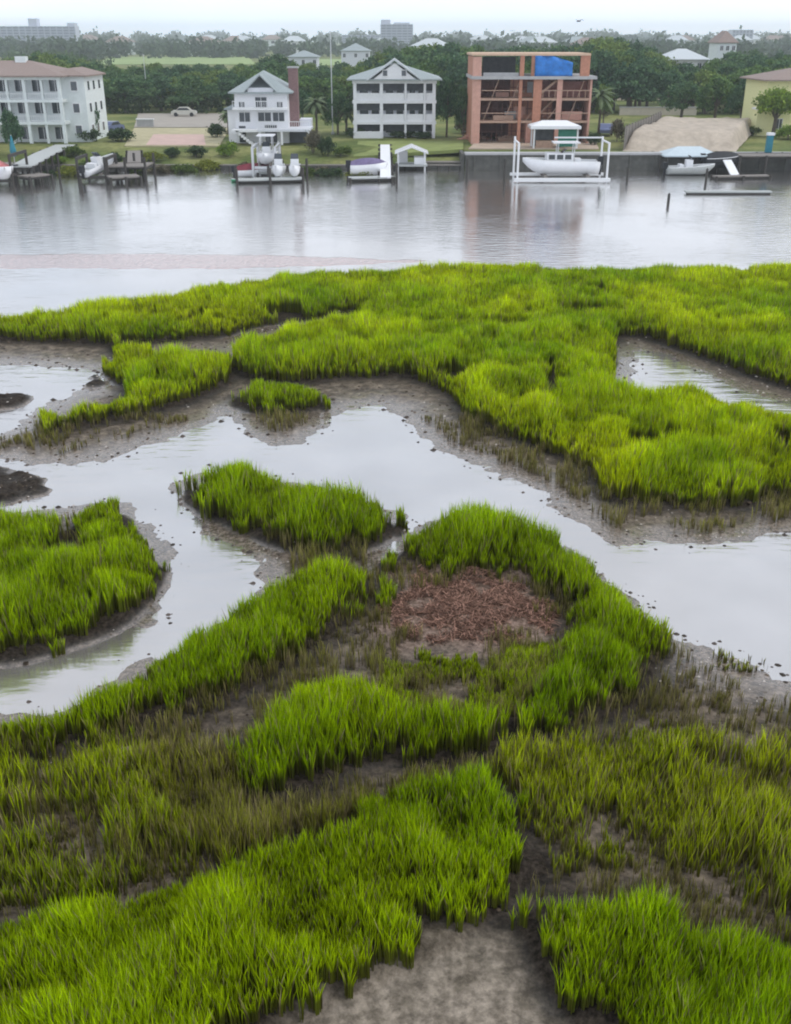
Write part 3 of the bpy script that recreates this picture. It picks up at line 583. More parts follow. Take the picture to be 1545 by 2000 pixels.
# ---- building helpers (local coordinates: x right, y away from the water, z up, origin at front left ground corner)
def window(par, x, z, w, h, y=0.0, cols=2, rows=2, fm='trim', side=None):
    f = MB(); t_ = .09
    f.box(x, x + w, y - .06, y + .05, z, z + t_).box(x, x + w, y - .06, y + .05, z + h - t_, z + h)
    f.box(x, x + t_, y - .06, y + .05, z + t_, z + h - t_).box(x + w - t_, x + w, y - .06, y + .05, z + t_, z + h - t_)
    for i in range(1, cols): f.box(x + w * i / cols - .03, x + w * i / cols + .03, y - .045, y + .04, z + t_, z + h - t_)
    o = f.build('window', M[fm], par)
    MB().box(x + t_, x + w - t_, y - .028, y - .012, z + t_, z + h - t_).build('pane', M['glass'], o)
    return o
def railing(par, x0, x1, z, y, h=1.0, step=.28, m='trim'):
    b = MB().box(x0, x1, y - .04, y + .04, z + h - .08, z + h).box(x0, x1, y - .03, y + .03, z + .08, z + .14)
    n = max(2, int((x1 - x0) / step))
    for i in range(n + 1):
        x = x0 + (x1 - x0 - .05) * i / n; b.box(x, x + .05, y - .025, y + .025, z + .14, z + h - .08)
    return b.build('railing', M[m], par)
def post(par, x, y, z0, z1, w=.22, m='trim', name='post'): return MB().box(x - w / 2, x + w / 2, y - w / 2, y + w / 2, z0, z1).build(name, M[m], par)
def door(par, x, z, w, h, y, m='glass'):
    d = MB().box(x, x + w, y - .05, y - .01, z, z + h).build('door', M[m], par)
    b = MB().box(x - .1, x, y - .08, y + .0, z, z + h + .1).box(x + w, x + w + .1, y - .08, y, z, z + h + .1).box(x, x + w, y - .08, y, z + h, z + h + .1).build('door_frame', M['trim'], d); return d

# ---- house 1 (pale, three storeys, tan hip roof, front colonnade)
Yh = 147.0; g0 = 1.9
X0 = xat(-150, Yh, 5); XB = xat(172, Yh + 2.2, 5); W1 = XB - X0 - 2.6
t = empty('beach_house', (X0, Yh, g0), 'large pale three storey house with tan hip roof at the left edge', 'house')
ze = zat(150, Yh) - g0; fl = ze / 3
D1 = 12.0; WB = W1 + 2.6
wl = MB().box(0, WB, 2.2, D1, 0, ze); wl.build('wall', M['pale'], t)
for k in range(1, 4): MB().box(-.1, W1 + .1, -.1, 2.197, fl * k - .38, fl * k - (.02 if k == 3 else 0)).build('porch_floor', M['pale'], t)
nb = 8
for i in range(nb + 1):
    for k in range(3): post(t, .2 + (W1 - .4) * i / nb, .15, fl * k, fl * (k + 1) - .38, .42 if i % 2 == 0 else .3, 'pale')
for i in range(nb):
    xa = .2 + (W1 - .4) * i / nb + .35; wb = W1 / nb - .7
    for k in range(3):
        if k: railing(t, xa - .25, xa + wb + .25, fl * k, .1, .75)
        window(t, xa, fl * k + (.8 if k else .3), wb, fl * .62, 2.17, 2)
for k in range(3):
    for q in (0.7,): window(t, W1 + q, fl * k + .9, 1.0, 1.3, 2.17, 1)
# windows of the right side wall
for k in range(3):
    for q in (3.5, 6.2, 9.0):
        f = MB().box(WB, WB + .05, q, q + 1.1, fl * k + .9, fl * k + 2.2).build('window', M['trim'], t); MB().box(WB + .05, WB + .065, q + .1, q + 1.0, fl * k + 1.0, fl * k + 2.1).build('pane', M['glass'], f)
MB().hip(-.5, W1 + .7, -.6, D1 + .4, ze + .15, zat(118, Yh + 6) - g0).build('roof', M['rooft'], t)
MB().hip(W1 - 2, WB + .5, 1.7, D1 + .1, ze + .12, zat(132, Yh + 5) - g0).build('side_roof', M['rooft'], t, 'reddish lower wing roof')
MB().box(W1 * .62, W1 * .62 + 1.4, 5, 6.2, ze + 1.5, zat(110, Yh + 6) - g0).build('chimney', M['pale'], t)

# ---- house 2 (narrow three storeys, grey gable hip roof, brown brick chimney, side wing)
Yh = 147.5; A = lambda p, z=5: xat(p, Yh, z)
X0 = A(460); t = empty('beach_house', (X0, Yh, g0), 'narrow tall white house with grey green peaked roof and red brown brick chimney stack', 'house')
W2 = A(563) - X0; ze = zat(182, Yh) - g0; f1 = zat(252, Yh) - g0; f2 = zat(212, Yh) - g0
MB().box(0, W2, 0, 9, 0, ze).build('wall', M['white'], t)
MB().hip(-.7, W2 + .7, -.8, 9.6, ze + .15, zat(138, Yh + 4) - g0).build('roof', M['roofg'], t)
MB().gable(W2 * .22, W2 * .8, -1.0, 4, ze + .35, ze + 2.35, .14).build('porch_gable', M['roofg'], t)
MB().box(W2 * .27, W2 * .75, -.75, -.4, ze - .1, ze + .7).build('gable_panel', M['lilac'], t)
for x, w, h in ((.5, .9, 1.2), (W2 * .38, 1.7, 1.8), (W2 - 1.5, .9, 1.2)): window(t, x, ze - 2.2, w, h, -.01)
for x, w in ((.45, 1.6), (W2 * .42, 1.9), (W2 * .70, 1.7)): window(t, x, f2 - 1.75, w, 1.35, -.01)
MB().box(-.15, W2 + .15, -1.6, -.003, f2 - .1, f2 + .12).build('balcony', M['trim'], t); railing(t, -.1, W2 + .1, f2 + .12, -1.5, .9)
c = MB().box(W2 + .003, W2 + 1.2, 2.2, 4.0, 0, zat(134, Yh) - g0); c.build('chimney', M['brick'], t)
MB().box(W2 - .1, W2 + 1.35, 2.05, 4.15, zat(134, Yh) - g0, zat(131, Yh) - g0).build('chimney_cap', M['conc'], t)
# ground floor wings
wl0 = A(432) - X0; wr1 = A(607) - X0
MB().box(wl0 + .8, -.003, .6, 7, 0, zat(214, Yh) - g0).build('side_wing', M['white'], t, 'lower left wing of the white house')
MB().hip(wl0 + .4, .3, .2, 7.3, zat(214, Yh) - g0 + .12, zat(206, Yh) - g0).build('wing_roof', M['roofg'], t)
MB().box(W2 * .45, wr1, -2.6, 4, f1 - .15, f1 + .15).build('terrace', M['lilac'], t)
railing(t, W2 * .45, wr1, f1 + .15, -2.5, 1.0)
for x in (W2 * .46 + .2, W2 * .9, wr1 - .2): post(t, x, -2.4, 0, f1 - .15, .28)
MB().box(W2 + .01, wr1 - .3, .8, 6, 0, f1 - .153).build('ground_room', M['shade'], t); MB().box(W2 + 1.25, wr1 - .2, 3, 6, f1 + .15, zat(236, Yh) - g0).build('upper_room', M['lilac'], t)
door(t, W2 * .55, .1, 1.6, 2.2, -.01); door(t, .4, .1, .9, 2.1, -.01)
st = MB()                                        # stair down to the dock path
for i in range(9): st.box(W2 * .18 - 1.0 + i * .33, W2 * .18 - .6 + i * .33, -2.6, -1.3, f1 - .1 - (i + 1) * .26, f1 - .02 - i * .26) 
st.box(-.2, W2 * .45 - .003, -2.6, -.003, f1 - .2, f1 + .1); st.build('stair', M['trim'], t)

# ---- house 3 (white, three storeys of porches, central gable)
Yh = 155.0; A = lambda p, z=5: xat(p, Yh, z); X0 = A(691)
t = empty('beach_house', (X0, Yh, g0), 'white three storey house with pale grey roof, central gable and dark porch bays', 'house')
W3 = A(850) - X0; ze = zat(157, Yh) - g0; L1 = zat(237, Yh) - g0; L2 = zat(196, Yh) - g0
MB().box(0, W3, 2.0, 11, 0, ze).build('wall', M['lilac'], t)
for z, nm in ((L1, 'porch_floor'), (L2, 'porch_floor'), (ze, 'eave_beam')): MB().box(-.15, W3 + .15, -.1, 1.997, z - .4, z - .003).build(nm, M['white'], t)
xs = [0.2, W3 * .34, W3 * .635, W3 * .87, W3 - .2]
for z0_, z1_ in ((0, L1), (L1, L2), (L2, ze)):
    for i, x in enumerate(xs): post(t, x, .12, z0_, z1_ - .4, .45 if i in (0, 4, 1) else .3, 'white')
    for i in range(4):
        a_, b_ = xs[i] + .2, xs[i + 1] - .2
        if z0_ > 0:
            MB().box(a_, b_, .06, .14, z0_, z0_ + .95).build('parapet', M['white'], t)
        if b_ - a_ > 2:
            window(t, a_ + .3, z0_ + .5, (b_ - a_) * .42, 1.9, 1.97, 1); window(t, a_ + .5 + (b_ - a_) * .45, z0_ + .5, (b_ - a_) * .38, 1.9, 1.97, 1)
        MB().box(a_ - .05, b_ + .05, 1.55, 1.9, z1_ - 1.4, z1_ - .403).build('painted_porch_shade', M['shade'], t)  # dark boxes painting the shade under each porch ceiling
MB().box(-.1, xs[1], -.3, .04, 0, .9 * L1 * .45).build('ground_screen', M['white'], t)
MB().hip(-.9, W3 + .9, -.8, 11.8, ze + .18, zat(124, Yh + 5) - g0).build('roof', M['roofg'], t)
gx0, gx1 = W3 * .30, W3 * .70; gz = zat(114, Yh) - g0
MB().gable(gx0 - 1.6, gx1 + 1.6, -1.1, 5, ze + .1, gz, .2).build('front_gable', M['roofw'], t)
MB().poly([(gx0 - .9, -.75, ze), (gx1 + .9, -.75, ze), ((gx0 + gx1) / 2, -.75, gz - .55), (gx0 - .9, 3, ze), (gx1 + .9, 3, ze), ((gx0 + gx1) / 2, 3, gz - .55)], (0, 1, 2), (3, 5, 4), (0, 3, 4, 1), (1, 4, 5, 2), (0, 2, 5, 3)).build('gable_wall', M['white'], t)
window(t, (gx0 + gx1) / 2 - 1.7, ze + .5, .8, .9, -.77, 1); window(t, (gx0 + gx1) / 2 + .9, ze + .5, .8, .9, -.77, 1)

# ---- house 4 (under construction)
Yh = 146.0; A = lambda p, z=6: xat(p, Yh, z); X0 = A(922)
t = empty('unfinished_house', (X0, Yh, g0), 'orange brown unfinished three storey house of bare framing with a blue tarpaulin on top', 'house')
W4 = A(1153) - X0; Zp = lambda p: zat(p, Yh) - g0; Xp = lambda p: A(p) - X0; D4 = 11
zt = Zp(104); z3 = Zp(150); z2 = Zp(192); z1 = Zp(236)
MB().box(0, Xp(938), 0, 1.2, 0, zt - .4).build('corner_pier', M['wrap'], t, 'salmon sheathed corner tower')
MB().box(0, .25, 1.2, D4, 0, zt - .4).build('side_wall', M['osb'], t)
MB().box(W4 - .25, W4, 0, D4, 0, z3 - .3).build('side_wall', M['wrap'], t)
MB().box(.25, W4 - .25, D4 - .25, D4, 0, z3 - .3).build('back_wall', M['stud2'], t)
MB().box(-.2, Xp(1146), -.2, D4, zt - .28, zt).build('top_plate', mat('pale_orange_fascia', (.60, .42, .30), .8, .1, 2), t)
MB().box(-.2, W4 + .5, -.5, D4 + .2, z3 - .3, z3 + .08).build('floor_deck', M['conc'], t)
for z in (z2, z1): MB().box(.25, W4 - .25, .05, D4 - .25, z - .28, z).build('floor_deck', M['stud'], t)
for (a_, b_, zz0, zz1) in ((1012, 1020, z3 + .08, zt - .28), (1034, 1040, z3 + .08, zt - .28), (1128, 1146, z3 + .08, zt - .28), (1040, 1056, 0, z3 - .3), (1086, 1096, 0, z3 - .3), (1012, 1018, 0, z3 - .3)):
    MB().box(Xp(a_), Xp(b_), .0, .5, zz0, zz1).build('post', M['osb'] if a_ != 1086 else M['wrap'], t)
studs = MB()
for z0_, z1_ in ((0, z1 - .28), (z1, z2 - .28), (z2, z3 - .3)):
    for i in range(22):
        x = .9 + i * (W4 - 1.4) / 21; studs.box(x, x + .09, 3.4, 3.55, z0_, z1_)
    studs.box(.4, W4 - .4, 3.38, 3.57, (z0_ + z1_) / 2, (z0_ + z1_) / 2 + .1)
studs.build('stud_wall', M['stud2'], t)
MB().box(Xp(1000), Xp(1085), 3.7, 3.9, 0, z3 - .3).build('partition', M['osb'], t)
MB().box(Xp(945), Xp(1000), 6.5, 6.7, z1, z3 - .3).build('partition', M['stud2'], t)
MB().box(Xp(942), Xp(1010), .2, .3, z3 + .08, z3 + .5).build('partition', M['conc'], t)
MB().box(Xp(945), Xp(1010), 4.5, 4.7, z3 + .08, zt - .5).build('partition', M['shade'], t, 'dark panel painting the shaded opening behind the top storey posts')  # solid dark panel stands in for the shade in the opening
b = MB()
for z in (z2, z1): b.box(Xp(940), Xp(1010), -.02, .05, z + .9, z + 1.0).box(Xp(1056), W4 - .3, -.02, .05, z + .9, z + 1.0)
for i in range(8): b.box(Xp(1058) + i * .8, Xp(1058) + i * .8 + .08, -.015, .045, z2, z2 + 1)
b.build('guard_rail', M['stud'], t)
random.seed(12)
for i in range(15):
    z_ = random.choice((0.05, z1 + .02, z2 + .02)); x_ = random.uniform(Xp(942), W4 - 2.2); w_ = random.uniform(.8, 2.2); h_ = random.uniform(.5, 1.9)
    MB().box(x_, x_ + w_, 3.1 + i * .013, 3.105 + i * .013 + .004, z_, z_ + h_).build('sheathing_panel', random.choice((M['osb'], M['wrap'], M['stud'], M['conc'], M['stud2'])), t)
for i in range(5):
    a_ = Xp(945) + i * (W4 - Xp(945)) / 5; MB().bar((a_, .6, random.choice((z1, z2))), (a_ + 1.9, .6, random.choice((z2, z3)) - .3), .09).build('brace', M['stud'], t)
# zigzag stair
b = MB()
b.bar((Xp(1045), 2.2, z1), (Xp(1085), 2.2, z2 - .2), .9, .25).bar((Xp(1045), 1.1, z2), (Xp(1085), 1.1, z3 - .5), .9, .25).bar((Xp(1062), 1.1, .1), (Xp(1040), 1.1, z1 - .3), .9, .25)
b.build('stair', M['stud'], t)
# blue tarpaulin: draped sheet
r_, c_ = 7, 15; V = []; F = []
for j in range(r_):
    for i in range(c_):
        u, v = i / (c_ - 1), j / (r_ - 1)
        x = Xp(1040) + u * (Xp(1112) - Xp(1040)); top = zt - .3 - .9 * max(0, u - .45) * 1.6; bot = z3 + .1
        V.append((x, -.15 - .25 * math.sin(u * 15) * .5 - .2 * v + .1 * math.sin(v * 7 + u * 4), top + (bot - top) * v))
for j in range(r_ - 1):
    for i in range(c_ - 1): a_ = j * c_ + i; F.append((a_, a_ + 1, a_ + c_ + 1, a_ + c_))
m_ = MB(); m_.v = V; m_.f = F; tp = m_.build('blue_tarpaulin', M['tarp'], t, 'crumpled bright blue tarpaulin on the top storey', True)
md = tp.modifiers.new('thick', 'SOLIDIFY'); md.thickness = .04
MB().box(Xp(1056), W4 - .3, 2.0, 2.1, z2 + .02, z3 - .6).build('partition', M['stud2'], t)
MB().box(Xp(1100), Xp(1140), 1.2, 1.3, z1 + .03, z1 + 1.1).build('stacked_boards', M['wrap'], t)
MB().box(Xp(965), Xp(1005), 1.0, 2.2, z1 + .02, z1 + .6).build('stacked_boards', M['stud'], t, 'pale boards on the first floor')
MB().box(Xp(1030), Xp(1040), .6, 2.2, 0.0, z1 - .3).build('partition', M['wrap'], t)

# building-site clutter in front of it
def pile(name, label, cat, px, py, w, d, h, m, seed, zz=2.0):
    random.seed(seed); x, y = gnd(px, py, zz); b = MB()
    for i in range(14):
        u = random.uniform(-w / 2, w / 2); v = random.uniform(-d / 2, d / 2); l = random.uniform(.6, 1.4); a = random.uniform(-.5, .5); z = random.uniform(.05, h * (1 - abs(2 * u / w) * .7))
        b.bar((u - l * math.cos(a), v - l * math.sin(a), z), (u + l * math.cos(a), v + l * math.sin(a), z + random.uniform(-.1, .12)), .18, .1)
    b.hip(-w * .35, w * .35, -d * .35, d * .35, .02, h * .6, t=.01)
    o = b.build(name, m); o.location = (x, y, float(lz(x, y)) + .1); tag(o, label, cat); return o
pile('lumber_pile', 'reddish lumber pile at the left foot of the orange unfinished house', 'lumber', 950, 266, 5.0, 2.2, 1.3, M['stud2'], 1)
pile('lumber_pile', 'pale lumber heap on the site just behind the bulkhead', 'lumber', 1000, 276, 6.0, 1.8, .8, M['stud'], 2)
pile('debris_pile', 'grey debris pile beside the shrub at the corner of the orange house', 'debris', 912, 258, 2.6, 2, 1.6, M['conc'], 3)
pile('lumber_pile', 'pinkish board stack near the lawn edge left of the site', 'lumber', 925, 272, 2.6, 1.4, .7, M['wrap'], 4)

# ---- yellow house at the right edge and the other neighbours
Yh = 160.0; X0 = xat(1496, Yh, 5)
t = empty('beach_house', (X0, Yh, g0), 'pale yellow house with grey roof, cut by the right edge', 'house')
ze = zat(158, Yh) - g0
MB().box(0, 16, 1, 11, 0, ze).build('wall', M['yellow'], t)
MB().hip(-.8, 17, -.2, 12, ze + .15, zat(132, Yh + 5) - g0).build('roof', M['rooft'], t, 'grey brown hip roof')
MB().box(-1.6, 4, -1.2, .997, 0, ze * .48).build('porch', M['yellow'], t); MB().box(-1.8, 4.2, -1.4, .99, ze * .48 + .003, ze * .48 + .25).build('porch_roof', M['trim'], t)
for x in (1.0, 3.6, 6.2, 9): window(t, x, ze * .6, 1.2, 1.7, .97); window(t, x + .2, ze * .12, 1.0, 1.5, .97 if x > 4 else -1.23)
Yh = 262.0; X0 = xat(1292, Yh, 10)
t = empty('beach_house', (X0, Yh, g0), 'long low pale roof showing above the dark trees behind the sand lot', 'house')
W_ = xat(1388, Yh, 10) - X0; ze = zat(117, Yh) - g0
MB().box(.6, W_ - .6, 1, 9, 0, ze).build('wall', M['white'], t); MB().hip(0, W_, 0, 10, ze + .15, zat(95, Yh + 5) - g0).build('roof', M['roofw'], t)
for i in range(4): window(t, 1.5 + i * 2.4, ze - 2.0, 1.1, 1.4, .97)
Yh = 236.0; X0 = xat(902, Yh, 8)
t = empty('beach_house', (X0, Yh, g0), 'small grey roof house half hidden by trees left of the orange house', 'house')
ze = zat(140, Yh) - g0
MB().box(.3, 4.2, .6, 7, 0, ze).build('wall', M['white'], t); MB().gable(0, 4.5, 0, 7.6, ze, zat(116, Yh) - g0).build('roof', M['roofg'], t); window(t, 1.4, ze - 1.9, 1.3, 1.3, .57)
Yh = 300.0
for (pa, pb, pt, pe, mw, mr, lab) in ((1398, 1440, 60, 84, 'pale', 'rooft', 'brown roofed house in the trees, left of the yellow house and far behind'),
        (560, 622, 98, 112, 'lilac', 'roofg', 'grey house roof just above the trees behind the narrow white house'),
        (1180, 1228, 78, 92, 'white', 'roofg', 'pale house far behind the trees right of the blue tarpaulin'),
        (664, 724, 84, 100, 'lilac', 'roofg', 'bluish roofed house far behind, left of the central gable')):
    X0 = xat(pa, Yh, 10); W_ = xat(pb, Yh, 10) - X0; ze = zat(pe, Yh) - g0
    t = empty('distant_house', (X0, Yh, 1.9), lab, 'house')
    MB().box(.4, W_ - .4, .4, 9, 0, ze).build('wall', M[mw], t); MB().hip(0, W_, 0, 10, ze + .15, zat(pt, Yh + 5) - g0).build('roof', M[mr], t)
    for i in range(3): window(t, .9 + i * (W_ - 2.6) / 2, ze - 1.9, 1.0, 1.3, .37)
    Yh += 22

# ---- sand lot: retained fill with a timber retaining wall at its back and a board side
def lot():
    t = empty('fill_mound', (xat(1310, 145), 136.5, 1.9), 'flat topped mound of grey tan sand fill behind the bulkhead', 'sand')
    xa, xb = xat(1203, 140) - xat(1310, 145), xat(1424, 140) - xat(1310, 145)
    n_, r_ = 44, 24; gxx, gyy = np.meshgrid(np.linspace(xa, xb, n_), np.linspace(0, 30, r_)); sk_ = .40
    hh = 2.1 * sstep(.3, 4.5, gyy) * sstep(-.2, .8, gxx - xa) * sstep(-.2, 1.2, xb - gxx) + .6 * (fbm(gxx, gyy, 2.0, 4, 4) - .5) + .7 * sstep(0, 4, gyy) * (fbm(gxx, gyy, 6, 9, 3) - .4)
    hh = np.maximum(hh, -.1) * (gyy < 29.5)
    o = grid_mesh('sand_surface', gxx + sk_ * gyy, gyy, hh - .05, M['sand']); o.parent = t
    b = MB()
    for i in range(14): b.box(xa + .1 + sk_ * (1.5 + i * 2), xa + .28 + sk_ * (1.5 + i * 2), 1.5 + i * 2.0, 1.65 + i * 2.0, -.1, 3.0)
    b.bar((xa + .15 + sk_, 1, 1.45), (xa + .15 + 29 * sk_, 29, 1.45), .07, 2.7); b.build('side_boards', M['wood'], t)
    return t
lot()
x0, y0_ = gnd(1210, 224, 2); x1, _ = gnd(1360, 224, 2)
t = empty('low_wall', (x0, y0_, 2.0), 'pale tan low wall along the back of the sand lot before the lawn', 'wall')
MB().box(0, x1 - x0, 0, .4, -.2, 1.2).build('wall_face', mat('tan_stucco', (.50, .45, .37), .85, .1, 1), t); MB().box(-.1, x1 - x0 + .1, -.1, .5, 1.2, 1.35).build('cap', M['conc'], t)
x0, y0_ = gnd(268, 248, 1.95); x1, _ = gnd(300, 248, 1.95)
t = empty('low_wall', (x0, y0_, 1.95), 'short pale wall end at the left of the road behind the pink patio', 'wall')
MB().box(0, x1 - x0, 0, .5, -.2, 1.1).build('wall_face', M['conc'], t); MB().box(-.1, x1 - x0 + .1, -.08, .58, 1.1, 1.22).build('cap', M['trim'], t)

# ---- boats (local x = along the hull, bow at +x)
def hull_mb(Ln, B, H, sheer=.35, full=.62):
    m = MB(); S = 14; ring = []
    for i in range(S + 1):
        s = i / S; w = B / 2 * (1 - max(0, (s - full) / (1 - full)) ** 2.2) * (.93 + .07 * min(1, s * 4)); w = max(w, .03)
        zt_ = H + sheer * s ** 2; zk = .0 + (H + sheer) * .8 * max(0, (s - .72) / .28) ** 2
        x = Ln * s
        ring.append([(x, -w, zt_), (x, -w * .86, zk + (zt_ - zk) * .42), (x, -w * .45, zk + .08), (x, 0, zk), (x, w * .45, zk + .08), (x, w * .86, zk + (zt_ - zk) * .42), (x, w, zt_)])
    for r in ring: m.v += r
    for i in range(S):
        for k in range(6): a = i * 7 + k; m.f.append((a, a + 7, a + 8, a + 1))
    m.f.append(tuple(range(7))); return m, ring
def boat(name, label, cat, loc, rz, Ln=7.5, B=2.5, H=1.0, hull='gel', top=True, cover=None, topm='gel', tilt=0, group=None):
    t = empty(name, loc, label, cat, group, rz); t.rotation_euler = (0, tilt, rz)
    m, ring = hull_mb(Ln, B, H); h = m.build('hull', M[hull], t, smooth=True); md = h.modifiers.new('thick', 'SOLIDIFY'); md.thickness = .05
    d = MB(); n = len(ring)
    d.v = [(r[0][0], r[0][1] * .9, r[0][2] - (.22 if i < n * .66 else .03)) for i, r in enumerate(ring)] + [(r[6][0], r[6][1] * .9, r[6][2] - (.22 if i < n * .66 else .03)) for i, r in enumerate(ring)]
    d.f = [(i, i + 1, n + i + 1, n + i) for i in range(n - 1)]; d.build('deck', M['woodp'] if cover is None else M['gel'], t)
    r = MB()
    for sgn in (0, 6): r.tube([(q[sgn][0], q[sgn][1], q[sgn][2] + .02) for q in ring], [.05] * n, 5)
    r.build('gunwale', M['trim'], t)
    if cover:
        c = MB(); c.v = []; 
        for i, q in enumerate(ring): c.v += [(q[0][0], q[0][1] * 1.03, q[0][2] - .05), (q[0][0], 0, q[0][2] + .75 * math.sin(math.pi * min(1, .12 + i / n)) ** .6), (q[6][0], q[6][1] * 1.03, q[6][2] - .05)]
        for i in range(n - 1):
            for k in range(2): a = i * 3 + k; c.f.append((a, a + 3, a + 4, a + 1))
        c.build('boat_cover', M[cover], t, smooth=False)
    else:
        MB().box(Ln * .38, Ln * .52, -.45, .45, H - .2, H + .85).build('console', M['gel'], t)
        MB().poly([(Ln * .52, -.45, H + .85), (Ln * .52, .45, H + .85), (Ln * .45, .4, H + 1.35), (Ln * .45, -.4, H + 1.35), (Ln * .5, -.45, H + .85), (Ln * .5, .45, H + .85), (Ln * .43, .4, H + 1.35), (Ln * .43, -.4, H + 1.35)], (0, 1, 2, 3), (7, 6, 5, 4), (0, 3, 7, 4), (1, 5, 6, 2), (3, 2, 6, 7)).build('windshield', M['glass'], t)
        MB().box(Ln * .24, Ln * .32, -.6, .6, H - .2, H + .35).build('seat', M['gel'], t)
        if top:
            b = MB()
            for x in (Ln * .34, Ln * .56):
                for y in (-.75, .75): b.bar((x, y, H - .1), (x * .98, y * .9, H + 2.0), .07)
            fr = b.build('top_frame', M['alum'], t); MB().box(Ln * .27, Ln * .62, -1.0, 1.0, H + 2.0, H + 2.12).build('canopy', M[topm], t)
    b = MB().box(-.55, .05, -.22, .22, H * .75, H + .55).box(-.4, -.15, -.1, .1, -.1, H * .75); b.build('outboard_motor', M['dark'], t)
    return t
def lift(label, loc, w, d, h, beam=.9, m='alum', rz=0, low=.3):
    """four posts, two cross beams, two cradle bunks"""
    t = empty('boat_lift', loc, label, 'boat lift', rz=rz)
    for x in (0, w):
        for y in (0, d): MB().cyl(x, y, -1.2, h, .16).build('post', M[m], t)
    for x in (0, w): MB().box(x - .12, x + .12, -.1, d + .1, h - .3, h).build('top_beam', M[m], t)
    for y in (0, d): MB().box(.17, w - .17, y - .1, y + .1, low, low + .28).build('cradle_beam', M[m], t)
    MB().box(w * .25, w * .3, .11, d - .11, low + .28, low + .5).build('bunk', M['wood'], t); MB().box(w * .7, w * .75, .11, d - .11, low + .28, low + .5).build('bunk', M['wood'], t)
    return t
def dock(label, pts, z, w, pile_m='pile', deck_m='wood', step=3.0, rail=False, pile_up=.0, name='dock'):
    """boardwalk along a ground line pts [(x, y)], deck at z"""
    x0_, y0__ = pts[0]; t = empty(name, (x0_, y0__, 0), label, 'dock')
    P = [(x - x0_, y - y0__) for x, y in pts]
    dk = MB(); pl = []; st_ = MB(); rl = MB()
    zs = z if isinstance(z, (list, tuple)) else [z] * len(P)
    for (a, b_, za, zb) in zip(P[:-1], P[1:], zs[:-1], zs[1:]):
        A_, B_ = Vector((a[0], a[1], za)), Vector((b_[0], b_[1], zb)); dk.bar(A_, B_, w, .14); st_.bar(A_ - Vector((0, 0, .22)), B_ - Vector((0, 0, .22)), w * .7, .2)
        L_ = (B_ - A_).length; u = (B_ - A_) / L_; c_ = Vector((-u.y, u.x, 0)).normalized(); n = max(1, int(L_ / step))
        for i in range(n + 1):
            q = A_ + u * (L_ * i / n)
            for s in (-1, 1):
                e = q + c_ * s * (w / 2 + .14); pl.append((e.x, e.y, q.z + pile_up + .1))
        if rail:
            for s in (-1, 1):
                o_ = c_ * s * (w / 2 - .03)
                rl.bar(A_ + o_ + Vector((0, 0, 1)), B_ + o_ + Vector((0, 0, 1)), .09); rl.bar(A_ + o_ + Vector((0, 0, .5)), B_ + o_ + Vector((0, 0, .5)), .06)
                for i in range(int(L_ / 1.5) + 1):
                    q = A_ + u * min(L_, i * 1.5) + o_; rl.bar(q, q + Vector((0, 0, 1)), .08)
    dk.build('deck', M[deck_m], t); st_.build('stringer', M['pile'], t)
    for x, y, zz in pl: MB().cyl(x, y, -1.2, zz, .15).build('piling', M[pile_m], t)
    if rail: rl.build('handrail', M['woodp'], t)
    return t
Gp = gnd
# far left: pier, dock, boat, umbrella
dock('pale boardwalk running down from the large pale house to the left dock', [Gp(128, 284, 1.9), Gp(88, 300, 1.9), Gp(40, 326, 1.7)], [1.95, 1.9, 1.7], 2.6, deck_m='woodp', rail=False)
dock('dark wooden dock head at the left edge beside the red and white boat', [Gp(-60, 322, 1.6), Gp(38, 322, 1.6)], 1.6, 4.5, deck_m='wood')
dock('low dark dock under the end of the pale boardwalk', [Gp(45, 345, .9), Gp(88, 340, .9)], .9, 2.2)
x, y = Gp(20, 366, 0); lift('boat lift holding the red and white boat at the left edge', (x - 4.3, y + .2, 0), 4.6, 5.4, 3.4, m='pile', low=.5)
boat('motorboat', 'white boat with red stripe cover on the lift at the left edge', 'boat', (x - 3.2, y + 5.0, .8), math.radians(-62), 7.2, 2.5, 1.1, cover='hullr')
x, y = Gp(30, 325, 1.7); t = empty('umbrella', (x, y, 1.78), 'folded teal umbrella standing on the left dock', 'umbrella')
MB().cyl(0, 0, 0, 3.3, .04).build('pole', M['alum'], t); MB().tube([(0, 0, 1.0), (0, 0, 1.6), (0, 0, 3.2)], [.25, .38, .06], 8).build('canopy', M['teal'], t); MB().cyl(0, 0, 0, .12, .35, 10).build('base', M['dark'], t)
# second dock left
dock('dark weathered dock with tall pilings right of the small white boat', [Gp(215, 322, 1.4), Gp(292, 322, 1.4)], 1.4, 4.4, pile_up=1.0, step=2.0)
dock('narrow footbridge from the bank to the dark weathered dock', [Gp(262, 296, 1.7), Gp(262, 318, 1.5)], [1.75, 1.5], 1.6)
dock('lower dark landing below the dark weathered dock', [Gp(212, 346, .7), Gp(270, 343, .7)], .7, 2.4, step=1.6)
x, y = Gp(185, 354, 0)
lift('boat lift holding the small white boat beside the dark weathered dock', (x - 1.8, y, 0), 3.4, 4.2, 2.6, m='pile', low=.3)
boat('motorboat', 'small white boat with raised bow left of the dark weathered dock', 'boat', (x - 1.0, y - .2, .45), math.radians(68), 5.8, 1.9, .8, top=False, tilt=math.radians(-9))
